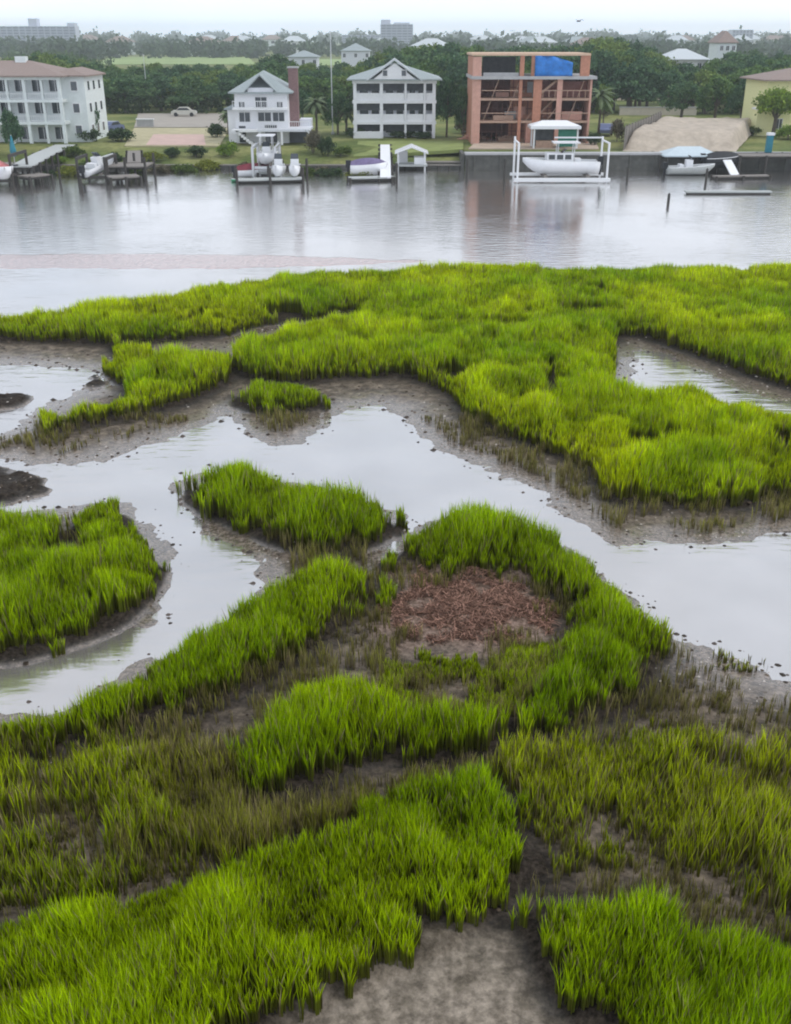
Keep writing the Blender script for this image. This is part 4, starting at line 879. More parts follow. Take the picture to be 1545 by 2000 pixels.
# middle dock below the narrow house
dock('boardwalk from the narrow white house down to its floating dock', [Gp(532, 292, 1.9), Gp(520, 322, 1.2), Gp(520, 340, .5)], [1.9, 1.3, .55], 1.7, deck_m='woodp', rail=True)
dock('floating dock with pale edge in front of the narrow white house', [Gp(462, 352, .3), Gp(590, 349, .3)], .35, 2.0, deck_m='woodp', step=3.5, pile_up=1.2)
x, y = Gp(548, 344, .4)
for i, dx in enumerate((0, 1.75)):
    t = boat('jet_ski', ('white jet ski on the floating dock, nearer the boardwalk', 'white jet ski on the floating dock, farther from the boardwalk')[i], 'jet ski', (x + dx, y + 1.0, .5), math.radians(-96 + 5 * i), 3.0, 1.2, .75, top=False, group='jet skis on the floating dock')
    t.scale = (1, 1, 1.15)
x, y = Gp(505, 352, 0); lift('tall boat lift with white posts left of the two jet skis', (x - .6, y + .4, 0), 2.6, 5.0, 3.6, low=1.2)
boat('motorboat', 'white boat standing bow forward on the tall lift in front of the narrow house', 'boat', (x + .7, y + 6.2, 1.6), math.radians(-90), 6.2, 2.1, .95)
x, y = Gp(462, 338, .5); boat('motorboat', 'boat under a dark red cover at the left of the floating dock', 'boat', (x, y, .1), math.radians(6), 4.6, 1.8, .7, cover='red')
x, y = Gp(452, 355, 0); t = empty('kayak', (x, y, 0), 'green and white kayak floating at the left end of the floating dock', 'kayak', rz=math.radians(3))
m, ring = hull_mb(4.2, .75, .32, .12, .5); m.build('hull', M['kayak'], t, smooth=True); d = MB(); n = len(ring); d.v = [r[0] for r in ring] + [r[6] for r in ring]; d.f = [(i, i + 1, n + i + 1, n + i) for i in range(n - 1)]; d.build('deck', M['gel'], t); MB().box(1.5, 2.5, -.25, .25, .3, .42).build('cockpit_rim', M['dark'], t)
# dock in front of house 3
dock('pale boardwalk from the lawn of the gabled house down to the water', [Gp(752, 284, 1.9), Gp(753, 318, 1.0), Gp(753, 348, .35)], [1.95, 1.1, .4], 1.25, deck_m='trim')
dock('floating dock with pale edge in front of the gabled white house', [Gp(682, 349, .3), Gp(768, 347, .3)], .38, 1.5, deck_m='woodp', step=3.2)
x, y = Gp(684, 340, .3); boat('motorboat', 'boat under a purple grey cover beside the pale boardwalk', 'boat', (x, y + 1.0, .1), math.radians(2), 4.4, 1.9, 1.1, cover='hullp')
for q in (690, 718, 744):
    pass
x, y = Gp(776, 320, .8); t = empty('boat_shelter', (x, y, .0), 'small white roofed shelter on the seawall right of the pale boardwalk', 'shelter')
for a_ in (.1, 3.4):
    for b_ in (.1, 2.6): MB().box(a_ - .1, a_ + .1, b_ - .1, b_ + .1, -.5, 2.1).build('post', M['trim'], t)
MB().gable(-.3, 3.8, -.3, 3.0, 2.1, 2.9).build('roof', M['gel'], t); MB().box(-.2, 3.7, -.2, 2.9, .5, .7).build('floor', M['woodp'], t); MB().box(.21, 1.3, 2.3, 2.5, .7, 2.1).build('back_panel', M['trim'], t); MB().box(2.1, 3.28, .3, 2.4, .7, 1.5).build('locker', M['gel'], t)
dock('long low dark dock along the seawall between the white shelter and the bulkhead', [Gp(830, 318, .6), Gp(905, 318, .6)], .7, 1.4, deck_m='wood')
# cabana behind the bulkhead
x, y = Gp(1040, 290, 2.0); t = empty('cabana', (x, y, 2.0), 'flat white roofed cabana with a green side curtain in front of the orange house', 'cabana')
wc = xat(1130, y, 3) - x; hc = zat(252, y) - 2.0
for a_ in (.15, wc - .15):
    for b_ in (.15, 2.8): MB().box(a_ - .1, a_ + .1, b_ - .1, b_ + .1, 0, hc).build('post', M['trim'], t)
MB().box(-.4, wc + .2, -.3, 3.2, hc, hc + .35).build('roof', M['gel'], t); MB().hip(-.3, wc + .1, -.2, 3.1, hc + .37, hc + .95, t=.02).build('roof_top', M['trim'], t)
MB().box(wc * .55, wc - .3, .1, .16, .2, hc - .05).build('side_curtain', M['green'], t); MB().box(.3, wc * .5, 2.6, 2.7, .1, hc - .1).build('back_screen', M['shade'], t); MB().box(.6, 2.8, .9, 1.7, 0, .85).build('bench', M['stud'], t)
# big cage lift and boat
xa, ya = Gp(1010, 357, 0); xb, _ = Gp(1184, 357, 0)
t = empty('boat_lift', (xa, ya, 0), 'large white four post boat lift in front of the orange house', 'boat lift'); w = xb - xa
for xx in (0, w):
    for yy in (0, 4.2): MB().cyl(xx, yy, -1.2, 4.3 if yy == 0 else 4.6, .12).build('post', M['trim'], t)
MB().box(-.4, w + .4, -.25, .2, .12, .5).build('front_beam', M['trim'], t); MB().box(-.4, w + .4, 4.0, 4.4, .3, .6).build('rear_beam', M['trim'], t)
MB().box(w * .30, w * .34, .21, 3.99, .5, .75).build('bunk', M['wood'], t); MB().box(w * .78, w * .82, .21, 3.99, .5, .75).build('bunk', M['wood'], t)
for xx in (0, w): MB().box(xx - .08, xx + .08, .2, 4.0, 4.15, 4.3).build('top_beam', M['trim'], t)
MB().box(w * .45, w + .1, 4.15, 4.3, 4.4, 4.55).build('rear_rail', M['trim'], t)
b_ = boat('motorboat', 'large white motorboat with white hard top on the four post lift', 'boat', (xa + w * .93, ya + 2.1, .75), math.radians(180), 8.6, 2.9, 1.35)
MB().box(3.0, 6.0, -.95, .95, 1.2, 2.3).build('cabin', M['gel'], b_)
for i in range(3): MB().box(3.25 + i * .92, 3.95 + i * .92, -.99, .99, 1.65, 2.15).build('window', M['glass'], b_)
# right docks
dock('grey dock with dark pilings at the right edge below the yellow house', [Gp(1437, 303, 1.9), Gp(1640, 303, 1.9)], 1.95, 3.6, pile_up=.0, step=2.6)
dock('grey dock platform at the right of the large white boat lift', [Gp(1285, 303, 1.7), Gp(1425, 303, 1.7)], 1.7, 2.6, deck_m='woodp', step=3)
xa, ya = Gp(1300, 336, 0)
t = empty('boat_canopy', (xa, ya, 0), 'pale blue grey boat canopy over the dark slip at the right', 'canopy'); w = xat(1405, ya) - xa; hc = zat(303, ya)
for xx in (0, w / 2, w):
    for yy in (.1, 3.6): MB().cyl(xx, yy, -1.2, hc - .2, .12).build('post', M['pile'], t)
MB().hip(-.4, w + .3, -.3, 4.0, hc - .05, hc + .85, t=.15).build('roof', mat('pale_blue_canvas', (.50, .58, .62), .7, .06, 2), t)
MB().box(.2, w, 3.0, 3.4, .4, hc - .6).build('slip_shade_sheet', M['dark'], t)  # dark sheet added for the shade beneath the canopy
x, y = Gp(1308, 345, 0); boat('motorboat', 'small grey boat in shade under the pale blue canopy', 'boat', (x, y + 1.6, .1), 0, 5.6, 2.0, .8, hull='woodp', top=False)
x, y = Gp(1376, 337, 0); boat('motorboat', 'boat under a black cover left of the white ramp', 'boat', (x, y + .6, .5), math.radians(1), 4.4, 2.2, 1.1, hull='dark', cover='dark')
dock('white sloping gangway between the black covered boat and the right dock', [Gp(1416, 305, 1.8), Gp(1436, 343, .3)], [1.8, .3], 1.0, pile_m='pile', deck_m='trim', step=9, name='gangway')
dock('low landing at the foot of the white sloping gangway', [Gp(1395, 345, .3), Gp(1500, 343, .3)], .32, 1.1, deck_m='wood', step=3)
x, y = Gp(1500, 298, 2.0); t = empty('pump_box', (x, y, 2.02), 'dark blue covered post with white cap standing on the right dock', 'post box')
MB().box(-.35, .35, -.3, .3, .0, 2.0).build('cabinet', M['teal'], t); MB().box(-.42, .42, -.37, .37, 2.0, 2.3).build('cap', M['trim'], t)
xa, ya = Gp(1340, 380, 0); xb, _ = Gp(1508, 380, 0)
t = empty('floating_platform', (xa, ya, 0), 'long thin pale floating platform on the open water at the right', 'platform')
MB().box(0, xb - xa, 0, .9, .16, .3).build('deck', M['woodp'], t); MB().box(.2, xb - xa - .2, .05, .85, -.2, .157).build('float', M['pile'], t)
# lone mooring piles
for i, (px, py, top) in enumerate(((985, 350, 2.2), (1378, 360, 1.6), (1225, 352, 1.2), (1305, 398, .9), (118, 356, 1.5), (160, 372, 1.2), (600, 350, 2.2), (775, 352, 1.8), (912, 345, 2.0))):
    x, y = Gp(px, py, 0); b = MB().cyl(0, 0, -1.2, top, .14).cyl(0, 0, top, top + .15, .16, r2=.02); o = b.build('mooring_pile', M['pile']); o.location = (x, y, 0)
    tag(o, ('dark mooring pile left of the large white boat lift', 'dark mooring pile below the black covered boat', 'short mooring pile right of the large white boat lift', 'low mooring stub far out left of the long floating platform',
            'mooring pile at the end of the low dark dock near the left edge', 'lone mooring pile left of the small white boat', 'mooring pile at the right end of the floating dock by the jet skis', 'mooring pile right of the pale boardwalk', 'mooring pile at the corner where the bulkhead begins')[i], 'piling', 'mooring piles')

# ---- vehicles
def car(label, px, py, rz, m, zz=2.1):
    x, y = gnd(px, py, zz); t = empty('parked_car', (x, y, float(lz(x, y)) + .13), label, 'car', rz=rz)
    prof = [(-2.2, .35), (-2.25, .8), (-1.9, .98), (-1.3, 1.02), (-.8, 1.5), (.75, 1.52), (1.35, 1.02), (2.1, .92), (2.25, .6), (2.2, .32)]
    b = MB(); n = len(prof); b.v = [(a, -.88, z) for a, z in prof] + [(a, .88, z) for a, z in prof]; b.f = [tuple(range(n)), tuple(range(n, 2 * n))[::-1]] + [(i, n + i, n + (i + 1) % n, (i + 1) % n) for i in range(n)]
    o = b.build('body', M[m], t); bm_fix(o)
    MB().poly([(-1.15, -.9, 1.05), (-.75, -.9, 1.42), (.68, -.9, 1.42), (1.15, -.9, 1.05), (-1.15, .9, 1.05), (-.75, .9, 1.42), (.68, .9, 1.42), (1.15, .9, 1.05)], (0, 3, 2, 1), (4, 5, 6, 7), (0, 1, 5, 4), (1, 2, 6, 5), (2, 3, 7, 6)).build('window', M['glass'], t)
    for a in (-1.4, 1.4):
        for s in (-.92, .72):
            V, F = tube_pts([(a, s, .34), (a, s + .2, .34)], [.34, .34], 12); w = MB(); w.v = V; w.f = F; w.build('wheel', M['tyre'], t)
    for s in (-.6, .6): MB().box(2.2, 2.27, s - .15, s + .15, .62, .78).build('headlight', M['gel'], t)
car('silver car parked on the road behind the pink patio', 360, 226, math.radians(4), 'carp')
car('dark blue car parked between the large pale house and the road', 218, 257, math.radians(70), 'carb')
car('grey car parked right of the orange unfinished house', 1183, 262, math.radians(80), 'carb')

# ---- poles
for i, (px, py, top, lab) in enumerate(((650, 262, 62, 'thin pale flagpole in the trees left of the gabled white house'), (290, 215, 108, 'thin pale pole in front of the woods behind the road'))):
    x, y = gnd(px, py, 2); h = min(zat(top, y) - 2, 22); t = empty('flagpole', (x, y, 2), lab, 'pole')
    MB().cyl(0, 0, 0, h, .09, 8, .05).build('pole', M['alum'], t); MB().cyl(0, 0, 0, .3, .22).build('base', M['conc'], t); MB().cyl(0, 0, h, h + .15, .12, 8, .04).build('finial', M['trim'], t)

# ---- vegetation
LEAF = leafmat('tree_leaf', .25)
BARK = mat('tree_bark', (.11, .09, .07), .9, .3, 5, .4)
def crown_mesh(name, seed, lobes, n, size, cA, cB, cl=9, flat=.75):
    """leaf-clump cloud; lobes = [(x, y, z, r)]"""
    rs = np.random.RandomState(seed); V = []; c = []
    w = np.array([l[3] ** 2 for l in lobes]); w /= w.sum(); which = rs.choice(len(lobes), n // cl, p=w)
    Lb = np.array(lobes)[which]; d = rs.randn(len(which), 3); d /= np.linalg.norm(d, axis=1)[:, None]; d[:, 2] = np.where(d[:, 2] < -.35, -d[:, 2] * .6, d[:, 2])
    cen = Lb[:, :3] + d * Lb[:, 3:4] * (.70 + .38 * rs.rand(len(which), 1)) * np.array([1, 1, flat])
    cc = (np.array(cA) + (np.array(cB) - np.array(cA)) * np.clip(.5 + .35 * rs.randn(len(which), 1), 0, 1)) * (.8 + .4 * rs.rand(len(which), 1))
    P = np.repeat(cen, cl, 0) + rs.randn(len(which) * cl, 3) * size * 1.15; cc = np.repeat(cc, cl, 0) * (.8 + .4 * rs.rand(len(which) * cl, 1)); N = len(P)
    a = rs.randn(N, 3); a /= np.linalg.norm(a, axis=1)[:, None]; b = np.cross(a, rs.randn(N, 3)); b /= np.linalg.norm(b, axis=1)[:, None]
    s = size * (.6 + .8 * rs.rand(N, 1)); V = np.stack([P - a * s, P - b * s * .7, P + a * s, P + b * s * .7], 1)
    col = np.ones((N, 4, 4)); col[:, :, :3] = cc[:, None]
    o = np_mesh(name, V.reshape(-1, 3), [np.arange(4 * N).reshape(-1, 4)], LEAF, col.reshape(-1, 4)); me = o.data; bpy.data.objects.remove(o); return me
def trunk_mesh(name, seed, H, r, lobes, z0=0):
    random.seed(seed); b = MB(); top = (random.uniform(-.3, .3), random.uniform(-.3, .3), H * .55)
    b.tube([(0, 0, -.3), (top[0] * .4, top[1] * .4, H * .3), top], [r * 1.3, r, r * .6])
    for l in lobes[:6]: b.tube([(top[0] * .4, top[1] * .4, H * .3), ((l[0]) * .5, l[1] * .5, (H * .3 + l[2]) / 2 + .2), (l[0], l[1], l[2])], [r * .55, r * .35, r * .12], 5)
    me = bpy.data.meshes.new(name); me.from_pydata(b.v, [], b.f); me.materials.append(BARK); return me
VAR = []
BR_ = 1.9
for s in range(8):                                   # 10 m trees
    random.seed(s * 7 + 1); lobes = [(0, 0, 6.4, 2.9)]
    for k in range(8):
        a = k * .785 * 1.0 + random.random() * .6; r = random.uniform(1.6, 3.0); lobes.append((math.cos(a) * r, math.sin(a) * r, random.uniform(2.9, 7.2), random.uniform(1.4, 2.3)))
    for k in range(3): lobes.append((random.uniform(-1.5, 1.5), random.uniform(-1.5, 1.5), random.uniform(7.4, 8.6), random.uniform(1.0, 1.5)))
    g_ = [((.030, .062, .022), (.085, .135, .040)), ((.022, .050, .028), (.060, .105, .050)), ((.045, .075, .022), (.12, .16, .045)), ((.026, .060, .030), (.075, .12, .048))][s % 4]
    g_ = [tuple(q * BR_ for q in w_) for w_ in g_]
    VAR.append((crown_mesh('crown', s, lobes, 4200, .26, *g_), trunk_mesh('trunk', s, 10, .28, lobes)))
def put(name, crown, trunk, loc, sc, rz, label, cat, group=None, tn='trunk'):
    t = bpy.data.objects.new(name, None); C.objects.link(t); t.location = loc; t.rotation_euler = (0, 0, rz); t.scale = sc; tag(t, label, cat, group)
    c = bpy.data.objects.new('crown' if tn == 'trunk' else 'foliage', crown); C.objects.link(c); c.parent = t
    if trunk is not None: k = bpy.data.objects.new(tn, trunk); C.objects.link(k); k.parent = t
    return t
TX = [-80, 0, 60, 120, 180, 230, 300, 380, 450, 480, 540, 590, 640, 680, 720, 760, 800, 860, 900, 960, 1050, 1130, 1160, 1210, 1240, 1290, 1340, 1400, 1440, 1480, 1600]
TT = [118, 112, 96, 98, 110, 124, 118, 118, 122, 118, 106, 118, 120, 118, 108, 92, 84, 72, 74, 84, 84, 80, 66, 66, 84, 100, 112, 100, 92, 96, 98]
def topy(px): return float(np.interp(px, TX, TT))
def land_mark(px):
    for a, b_, s in ((-999, 205, 'behind the large pale house'), (205, 470, 'behind the road and pink patio'), (470, 600, 'behind the narrow white house'), (600, 690, 'between the narrow and the gabled white houses'),
                     (690, 855, 'behind the gabled white house'), (855, 925, 'between the gabled and the orange house'), (925, 1155, 'behind the orange unfinished house'), (1155, 1300, 'right of the orange unfinished house'), (1300, 1470, 'behind the sand lot'), (1470, 9999, 'behind the yellow house')):
        if a <= px < b_: return s
rs = np.random.RandomState(42); KINDS = {0: 'mid green', 1: 'dark bluish green', 2: 'yellowish green', 3: 'dull green'}
for row, (Ya, dy, step, rowname) in enumerate(((212, 0, 33, 'front row'), (232, 4, 36, 'second row'), (256, 8, 40, 'third row'), (286, 16, 44, 'back row'))):
    px = -110 + row * 13
    while px < 1660:
        Y = Ya + rs.uniform(-7, 7); p = px + rs.uniform(-8, 8)
        lift_ = {0: 26, 1: 12, 2: 3, 3: -1}[row]
        if 1180 < p < 1345 and row == 0: lift_ = 30
        z_ = zat(topy(p) + lift_ + rs.uniform(-4, 7), Y); H = max(4.5, z_ - 2.0)
        if not (row >= 2 and 1285 < p < 1395):
            k = rs.randint(8); wd = rs.uniform(.95, 1.25) * (.55 + .45 * H / 10)
            s_ = land_mark(p); lab = '%s tree, %s of woods %s' % (KINDS[k % 4], rowname, s_)
            put('broadleaf_tree', VAR[k][0], VAR[k][1], (xat(p, Y, 6), Y, 1.9), (wd, wd, H / 10), rs.uniform(0, 6.28), lab, 'tree', lab.replace(' tree,', ' trees,'))
        px += step * rs.uniform(.85, 1.15)
# dark undergrowth under the wood
rs2 = np.random.RandomState(9)
pl = [(x, y, .3 + rs2.rand() * .9, 1.6 + rs2.rand()) for y in (207, 222, 244, 270, 296) for x in np.arange(-88, 112, 3.6) if not (xat(440, y) < x < xat(450, y))]
um = crown_mesh('undergrowth', 5, [(x + rs2.uniform(-1, 1), y, z + 1.9, r) for x, y, z, r in pl if not (y < 230 and xat(1185, y) < x < xat(1340, y))], 26000, .38, (.025, .045, .02), (.06, .09, .035))
o = bpy.data.objects.new('undergrowth', um); C.objects.link(o); tag(o, 'dark undergrowth filling the foot of the woods behind the houses', 'undergrowth', kind='stuff')
# garden trees and shrubs that one can tell apart
BUSH = []
for s in range(5):
    random.seed(90 + s); lobes = [(random.uniform(-.8, .8), random.uniform(-.6, .6), random.uniform(.35, .9), random.uniform(.45, .75)) for _ in range(7)]
    g_ = [((.05, .09, .02), (.13, .18, .04)), ((.12, .15, .02), (.26, .28, .04)), ((.03, .06, .03), (.08, .12, .05)), ((.09, .085, .05), (.20, .18, .12)), ((.10, .17, .03), (.22, .32, .05))][s]
    BUSH.append((crown_mesh('foliage', 50 + s, lobes, 1500, .10, *g_, cl=6), trunk_mesh('stem', 50 + s, 1.4, .06, lobes)))
def bush(px, py, wpx, hpx, kind, label, zz=1.4):
    x, y = gnd(px, py, zz); d = y * CP + 14 * SP; z = float(lz(x, y)); w = wpx / FOC * d / 2.6; h = hpx / FOC * d / 1.55
    put('shrub', BUSH[kind][0], BUSH[kind][1], (x, y, z), (w, w, h), px * .7, label, 'shrub', tn='stem')
def gtree(px, py, wpx, hpx, kind, label, zz=1.9, name='garden_tree'):
    x, y = gnd(px, py, zz); d = y * CP + 13 * SP; w = wpx / FOC * d / 8.4; h = hpx / FOC * d / 10
    put(name, VAR[kind][0], VAR[kind][1], (x, y, float(lz(x, y))), (w, w, h), px * .3, label, 'tree')
gtree(178, 272, 42, 92, 1, 'narrow dark tree against the right corner of the large pale house')
gtree(28, 292, 44, 92, 1, 'narrow dark tree in front of the large pale house near the left edge')
gtree(872, 268, 52, 120, 1, 'tall dark bluish tree touching the right wall of the gabled white house')
gtree(905, 268, 48, 96, 3, 'dark tree close to the left wall of the orange house')
gtree(660, 262, 54, 78, 3, 'dull green garden tree left of the gabled white house')
gtree(592, 245, 46, 70, 1, 'dark garden tree right of the brick chimney')
gtree(1178, 244, 34, 78, 2, 'thin brownish green tree right of the orange house')
gtree(1240, 219, 66, 96, 1, 'dark tree with bare trunk standing on the lawn behind the sand lot')
gtree(1330, 232, 74, 70, 3, 'low spreading green tree behind the right half of the sand lot')
gtree(1395, 240, 82, 92, 0, 'large green tree behind the right end of the sand lot')
gtree(1446, 246, 66, 92, 1, 'dark green tree next to the yellow house')
BR = []
random.seed(4); lobes = [(0, 0, 6.0, 3.0)] + [(math.cos(a) * 1.8, math.sin(a) * 1.8, 5 + (a % 2), 1.9) for a in (0, 1, 2, 3, 4, 5, 6)]
BR = (crown_mesh('crown', 77, lobes, 4200, .24, (.10, .17, .03), (.26, .36, .06)), trunk_mesh('trunk', 77, 10, .3, lobes))
x, y = gnd(1509, 268, 1.9); put('garden_tree', BR[0], BR[1], (x, y, 1.9), (.85, .85, .78), 0, 'bright yellow green round tree in front of the yellow house', 'tree')
bushes = [(140, 318, 60, 26, 1, 'yellow green bank growth below the large pale house, beside the pale boardwalk'), (110, 306, 44, 20, 4, 'bright green bank shrub next to the upper end of the pale boardwalk'), (178, 312, 50, 34, 0, 'dark green shrub on the bank left of the footbridge'),
    (170, 284, 52, 26, 2, 'dark hedge at the right foot of the large pale house'), (235, 284, 70, 26, 2, 'dark green shrub left of the pink patio'), (320, 312, 60, 22, 3, 'brownish shrub on the bank below the pink patio'), (365, 312, 62, 24, 0, 'green shrub above the left seawall below the patio'), (408, 308, 52, 26, 1, 'yellow green shrub above the seawall near the narrow house'),
    (424, 276, 44, 28, 2, 'dark shrub between the patio and the narrow white house'), (446, 300, 44, 30, 4, 'bright yellow green shrub left of the boardwalk railing'), (480, 308, 40, 22, 3, 'brownish shrub beside the boardwalk railing'), (612, 298, 44, 46, 3, 'pale grey green shrub at the right wing of the narrow white house'), (640, 300, 40, 40, 2, 'dark shrub right of the pale grey shrub'),
    (600, 316, 60, 24, 0, 'green shrub on the seawall right of the jet skis'), (650, 318, 64, 22, 2, 'dark low shrub on the seawall between the two floating docks'), (700, 318, 60, 20, 1, 'olive shrub above the purple covered boat'), (690, 276, 46, 20, 2, 'dark hedge at the left foot of the gabled white house'), (780, 276, 60, 14, 2, 'low hedge under the middle porch of the gabled house'),
    (830, 278, 44, 14, 2, 'low hedge under the right porch of the gabled house'), (905, 268, 36, 34, 3, 'grey brown shrub at the left foot of the orange house'), (1022, 276, 44, 26, 0, 'green shrub on the site left of the white cabana'), (1160, 292, 36, 26, 2, 'dark shrub right of the white cabana'), (1205, 284, 36, 44, 3, 'brownish tall weeds at the left edge of the sand lot'),
    (1240, 292, 70, 16, 3, 'dry weeds along the foot of the sand mound'), (1440, 262, 46, 22, 2, 'dark hedge on the lawn left of the yellow house'), (1465, 272, 40, 20, 0, 'green shrub at the porch of the yellow house'), (1538, 280, 60, 34, 4, 'bright green shrub under the round tree at the right edge'), (1178, 236, 30, 26, 3, 'small brown shrub at the right wall of the orange house')]
bushes += [(262, 312, 54, 26, 0, 'green bank shrub at the shore end of the footbridge'), (222, 306, 46, 24, 2, 'dark bank shrub above the dark weathered dock'), (300, 304, 50, 20, 1, 'olive shrub below the left corner of the pink patio'), (338, 300, 44, 18, 2, 'dark shrub between the pink patio and the seawall'),
    (384, 300, 48, 22, 2, 'dark shrub below the right corner of the pink patio'), (150, 300, 50, 22, 0, 'green bank shrub below the right wall of the large pale house'), (95, 318, 40, 18, 2, 'dark bank shrub under the pale boardwalk'), (665, 300, 44, 22, 0, 'green shrub on the slope above the purple covered boat'), (628, 316, 40, 22, 3, 'brownish shrub on the seawall below the slim palm')]
for b_ in bushes: bush(*b_)
def palm(px, py, hpx, label):
    x, y = gnd(px, py, 1.9); d = y * CP + 13 * SP; H = hpx / FOC * d; t = empty('palm_tree', (x, y, float(lz(x, y))), label, 'palm tree')
    MB().tube([(0, 0, -.2), (.1, 0, H * .4), (0, .05, H * .78)], [.2, .15, .12]).build('trunk', BARK, t)
    rs = np.random.RandomState(int(px)); b = MB()
    for k in range(20):
        a = k * 2.4; el = 1.1 - 1.7 * (k / 20.0); L_ = H * .3 + .4; P = []
        for q in range(6): s = q / 5; P.append(Vector((math.cos(a) * L_ * s * math.cos(el * (1 - s * .3)), math.sin(a) * L_ * s * math.cos(el * (1 - s * .3)), H * .78 + L_ * (s * math.sin(el) - .55 * s * s))))
        for q in range(5):
            side = Vector((-math.sin(a), math.cos(a), 0)); w0, w1 = .34 * math.sin(math.pi * (q + .3) / 5.6), .34 * math.sin(math.pi * (q + 1.3) / 6.4); dn = Vector((0, 0, -.12))
            i = len(b.v); b.v += [tuple(P[q]), tuple(P[q + 1]), tuple(P[q + 1] + side * w1 + dn), tuple(P[q] + side * w0 + dn), tuple(P[q + 1] - side * w1 + dn), tuple(P[q] - side * w0 + dn)]; b.f += [(i, i + 1, i + 2, i + 3), (i + 1, i, i + 5, i + 4)]
    b.build('crown', mat('palm_frond', (.10, .14, .06), .7, .25, 2), t)
palm(618, 262, 74, 'slim palm right of the terrace of the narrow white house'); palm(676, 262, 54, 'short palm at the left wall of the gabled white house'); palm(1168, 262, 92, 'shaggy palm beside the right wall of the orange house'); palm(446, 262, 46, 'small palm left of the narrow white house')

# ---- the far land: woods as one mass per belt, scattered houses, two hotels
rs3 = np.random.RandomState(3); lb = []
for Y, n_, r_ in ((330, 70, 4.2), (380, 70, 4.4), (440, 60, 4.4), (500, 70, 4.2), (570, 70, 4.4), (690, 110, 5.5), (780, 130, 6), (900, 130, 6), (1050, 100, 7), (1300, 110, 8), (1600, 110, 9), (2000, 120, 11), (2500, 130, 13)):
    for k in range(n_):
        x = rs3.uniform(-.52, .52) * Y * 1.25; yv = Y * rs3.uniform(.94, 1.06); r = r_ * rs3.uniform(.7, 1.25)
        if Y < 500 and x < xat(215, yv) - 2 and rs3.rand() < .2: continue
        if Y < 500 and xat(190, yv) < x < xat(800, yv): r *= .5
        if Y > 480 and Y < 760 and xat(205, yv) < x < xat(770, yv): continue
        if xat(730, 400) < x * 400 / yv < xat(1150, 400) and Y < 500: r *= 1.15
        lb.append((x, yv, 2 + r * .55, r))
lb = np.array(lb); big = (lb[:, 1] > 600) & (lb[:, 1] < 1200); huge = lb[:, 1] >= 1200
for nm, sel, n_, sz, a_, b_, lab in (('distant_woods', huge, 60000, 3.0, (.05, .08, .05), (.10, .14, .08), 'hazy thin line of the farthest woods on the horizon'), ('distant_woods', lb[:, 1] < 600, 34000, .55, (.045, .085, .04), (.12, .18, .07), 'belt of woods just beyond the tree rows behind the houses'), ('distant_woods', big, 60000, 1.7, (.05, .08, .05), (.10, .14, .08), 'hazy far woods stretching to the horizon')):
    o = bpy.data.objects.new(nm, crown_mesh('woods', 8, [tuple(q) for q in lb[sel]], n_, sz, a_, b_, cl=7)); C.objects.link(o); tag(o, lab, 'woods', kind='stuff')
dh = []
for q, (mw, mr) in enumerate((('white', 'roofg'), ('pale', 'rooft'), ('lilac', 'roofw'), ('white', 'roofw'))):
    a = MB().box(0, 14, 0, 10, 0, 6.5); me1 = bpy.data.meshes.new('wall'); me1.from_pydata(a.v, [], a.f); me1.materials.append(M[mw])
    a = MB().hip(-.8, 14.8, -.8, 10.8, 6.7, 9.6); me2 = bpy.data.meshes.new('roof'); me2.from_pydata(a.v, [], a.f); me2.materials.append(M[mr])
    ws = []
    for i in (1.6, 5.9, 10.2):
        for k in (1.2, 4.2): a = MB().box(i, i + 2.2, -.06, -.01, k, k + 1.6); me3 = bpy.data.meshes.new('window'); me3.from_pydata(a.v, [], a.f); me3.materials.append(M['glass']); ws.append(me3)
    dh.append([me1, me2] + ws)
NMK = ('white grey-roofed', 'pale tan-roofed', 'grey pale-roofed', 'white pale-roofed')
for k in range(26):
    Y = rs3.choice([520, 600, 700, 860, 1000, 1200, 1450]) * rs3.uniform(.96, 1.04); px = rs3.uniform(-60, 1600); q = rs3.randint(4)
    if 190 < px < 760 and Y < 720: Y += 350
    if px > 1150: Y = max(Y, 1100)
    s = 1.0 + Y / 2200; s_ = land_mark(px).replace('behind', 'above').replace('between', 'above and between'); lab = 'tiny far %s house %s' % (NMK[q], s_)
    t = empty('distant_house', (xat(px, Y, 5), Y, 2.0), lab, 'house', lab.replace('roofed house', 'roofed houses'), rz=rs3.uniform(-.4, .4)); t.scale = (s, s, s)
    for nm, me in zip(['wall', 'roof'] + ['window'] * 6, dh[q]): o = bpy.data.objects.new(nm, me); C.objects.link(o); o.parent = t
def hotel(label, pa, pb, pt, Y, depth, floors, bays, top=None):
    x0_ = xat(pa, Y, 15); w = xat(pb, Y, 15) - x0_; h = zat(pt, Y) - 2; t = empty('hotel', (x0_, Y, 2), label, 'hotel')
    MB().box(0, w, 1.5, depth, 0, h).build('wall', M['hotel'], t); fh = h / floors
    for k in range(1, floors + 1): MB().box(-.2, w + .2, 0, 1.497, fh * k - .7, fh * k - .003).build('balcony_slab', M['hotel'], t)
    for i in range(bays + 1): MB().box(w * i / bays - .4, w * i / bays + .4, .1, 1.49, 0, h - .71).build('fin_wall', M['hotel'], t)
    for k in range(floors): MB().box(.5, w - .5, 1.35, 1.48, fh * k + .4, fh * k + fh - .9).build('window_band', M['hotel2'], t)
    for a_, b_, hh in top or (): MB().box(w * a_, w * b_, 3, depth - 2, h, h + hh).build('roof_block', M['hotel'], t)
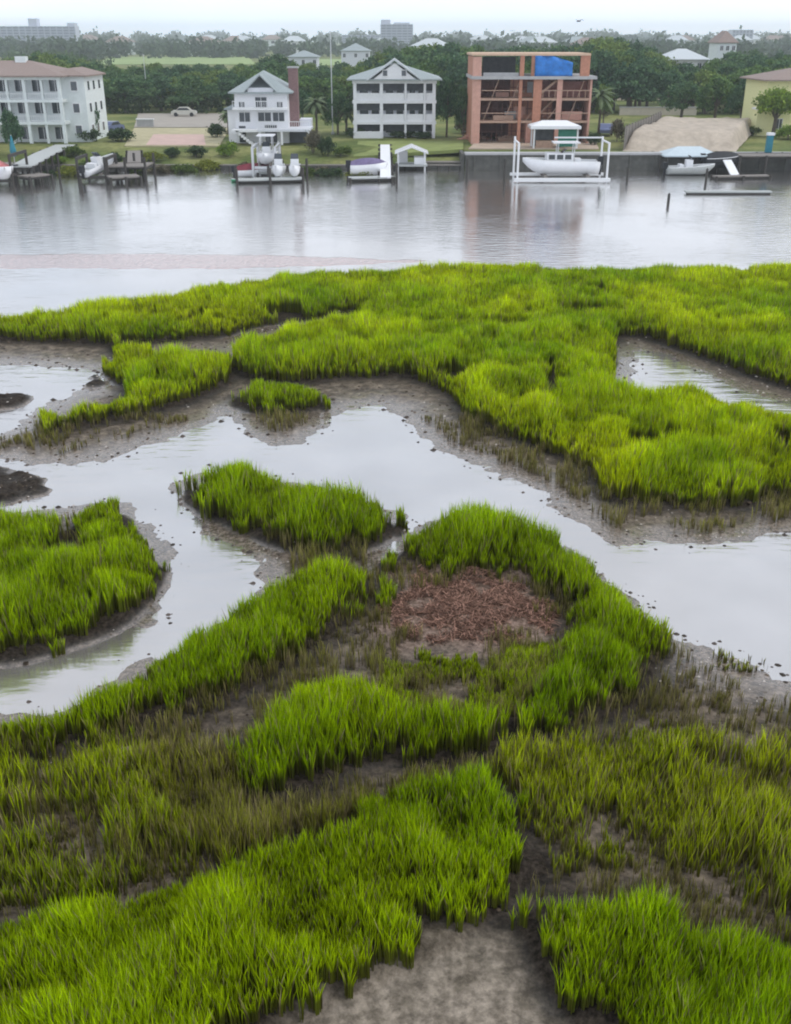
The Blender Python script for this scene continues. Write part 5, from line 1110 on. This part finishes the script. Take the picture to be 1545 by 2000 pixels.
hotel('long pale blue grey hotel slab on the horizon at the left', -120, 148, 51, 1150, 16, 9, 22, ((.66, .72, 7), (.94, .995, 3)))
hotel('single grey hotel block on the horizon above the gabled white house', 744, 806, 47, 1150, 18, 10, 6, ((.0, .3, 4), (.4, .9, 1.5)))
hotel('low wide grey building on the horizon left of the single hotel block', 668, 742, 68, 1300, 16, 6, 8)
hotel('low far building on the horizon above the yellow house', 1430, 1470, 58, 1200, 16, 6, 6)
# ---- bird
x, yb = gnd(772.5, 300, 3); Yb = 90.0; xb_ = xat(1128, Yb, 15); zb = zat(42, Yb)
b = MB(); b.tube([(-.22, 0, 0), (-.1, 0, .02), (.08, 0, .03), (.2, 0, .04), (.26, 0, .04)], [.015, .05, .06, .035, .008], 8)
b.poly([(0, .04, .04), (.1, .04, .04), (.04, .34, .16), (-.03, .32, .15), (-.06, .68, .05), (-.1, .66, .05)], (0, 1, 2, 3), (3, 2, 4, 5)); b.poly([(0, -.04, .04), (.1, -.04, .04), (.04, -.34, .16), (-.03, -.32, .15), (-.06, -.68, .05), (-.1, -.66, .05)], (0, 3, 2, 1), (3, 5, 4, 2))
b.poly([(-.2, -.03, 0), (-.2, .03, 0), (-.34, .05, 0), (-.34, -.05, 0)], (0, 1, 2, 3))
o = b.build('bird', mat('dark_feathers', (.06, .06, .07), .8, .2, 20)); o.location = (xb_, Yb, zb); o.rotation_euler = (0, 0, .6); tag(o, 'small dark bird flying in the pale sky above the orange house', 'bird')
# ---- haze
hm = bpy.data.materials.new('sea_air'); hm.use_nodes = True; n = hm.node_tree; n.nodes.clear()
ho = n.nodes.new('ShaderNodeOutputMaterial'); pv = n.nodes.new('ShaderNodeVolumePrincipled'); pv.inputs['Density'].default_value = .00036; pv.inputs['Color'].default_value = (.90, .96, 1.0, 1); pv.inputs['Anisotropy'].default_value = .72
n.links.new(pv.outputs[0], ho.inputs['Volume'])
o = MB().box(-2600, 2600, -80, 3300, -2.5, 46).build('haze', hm); tag(o, kind='stuff')
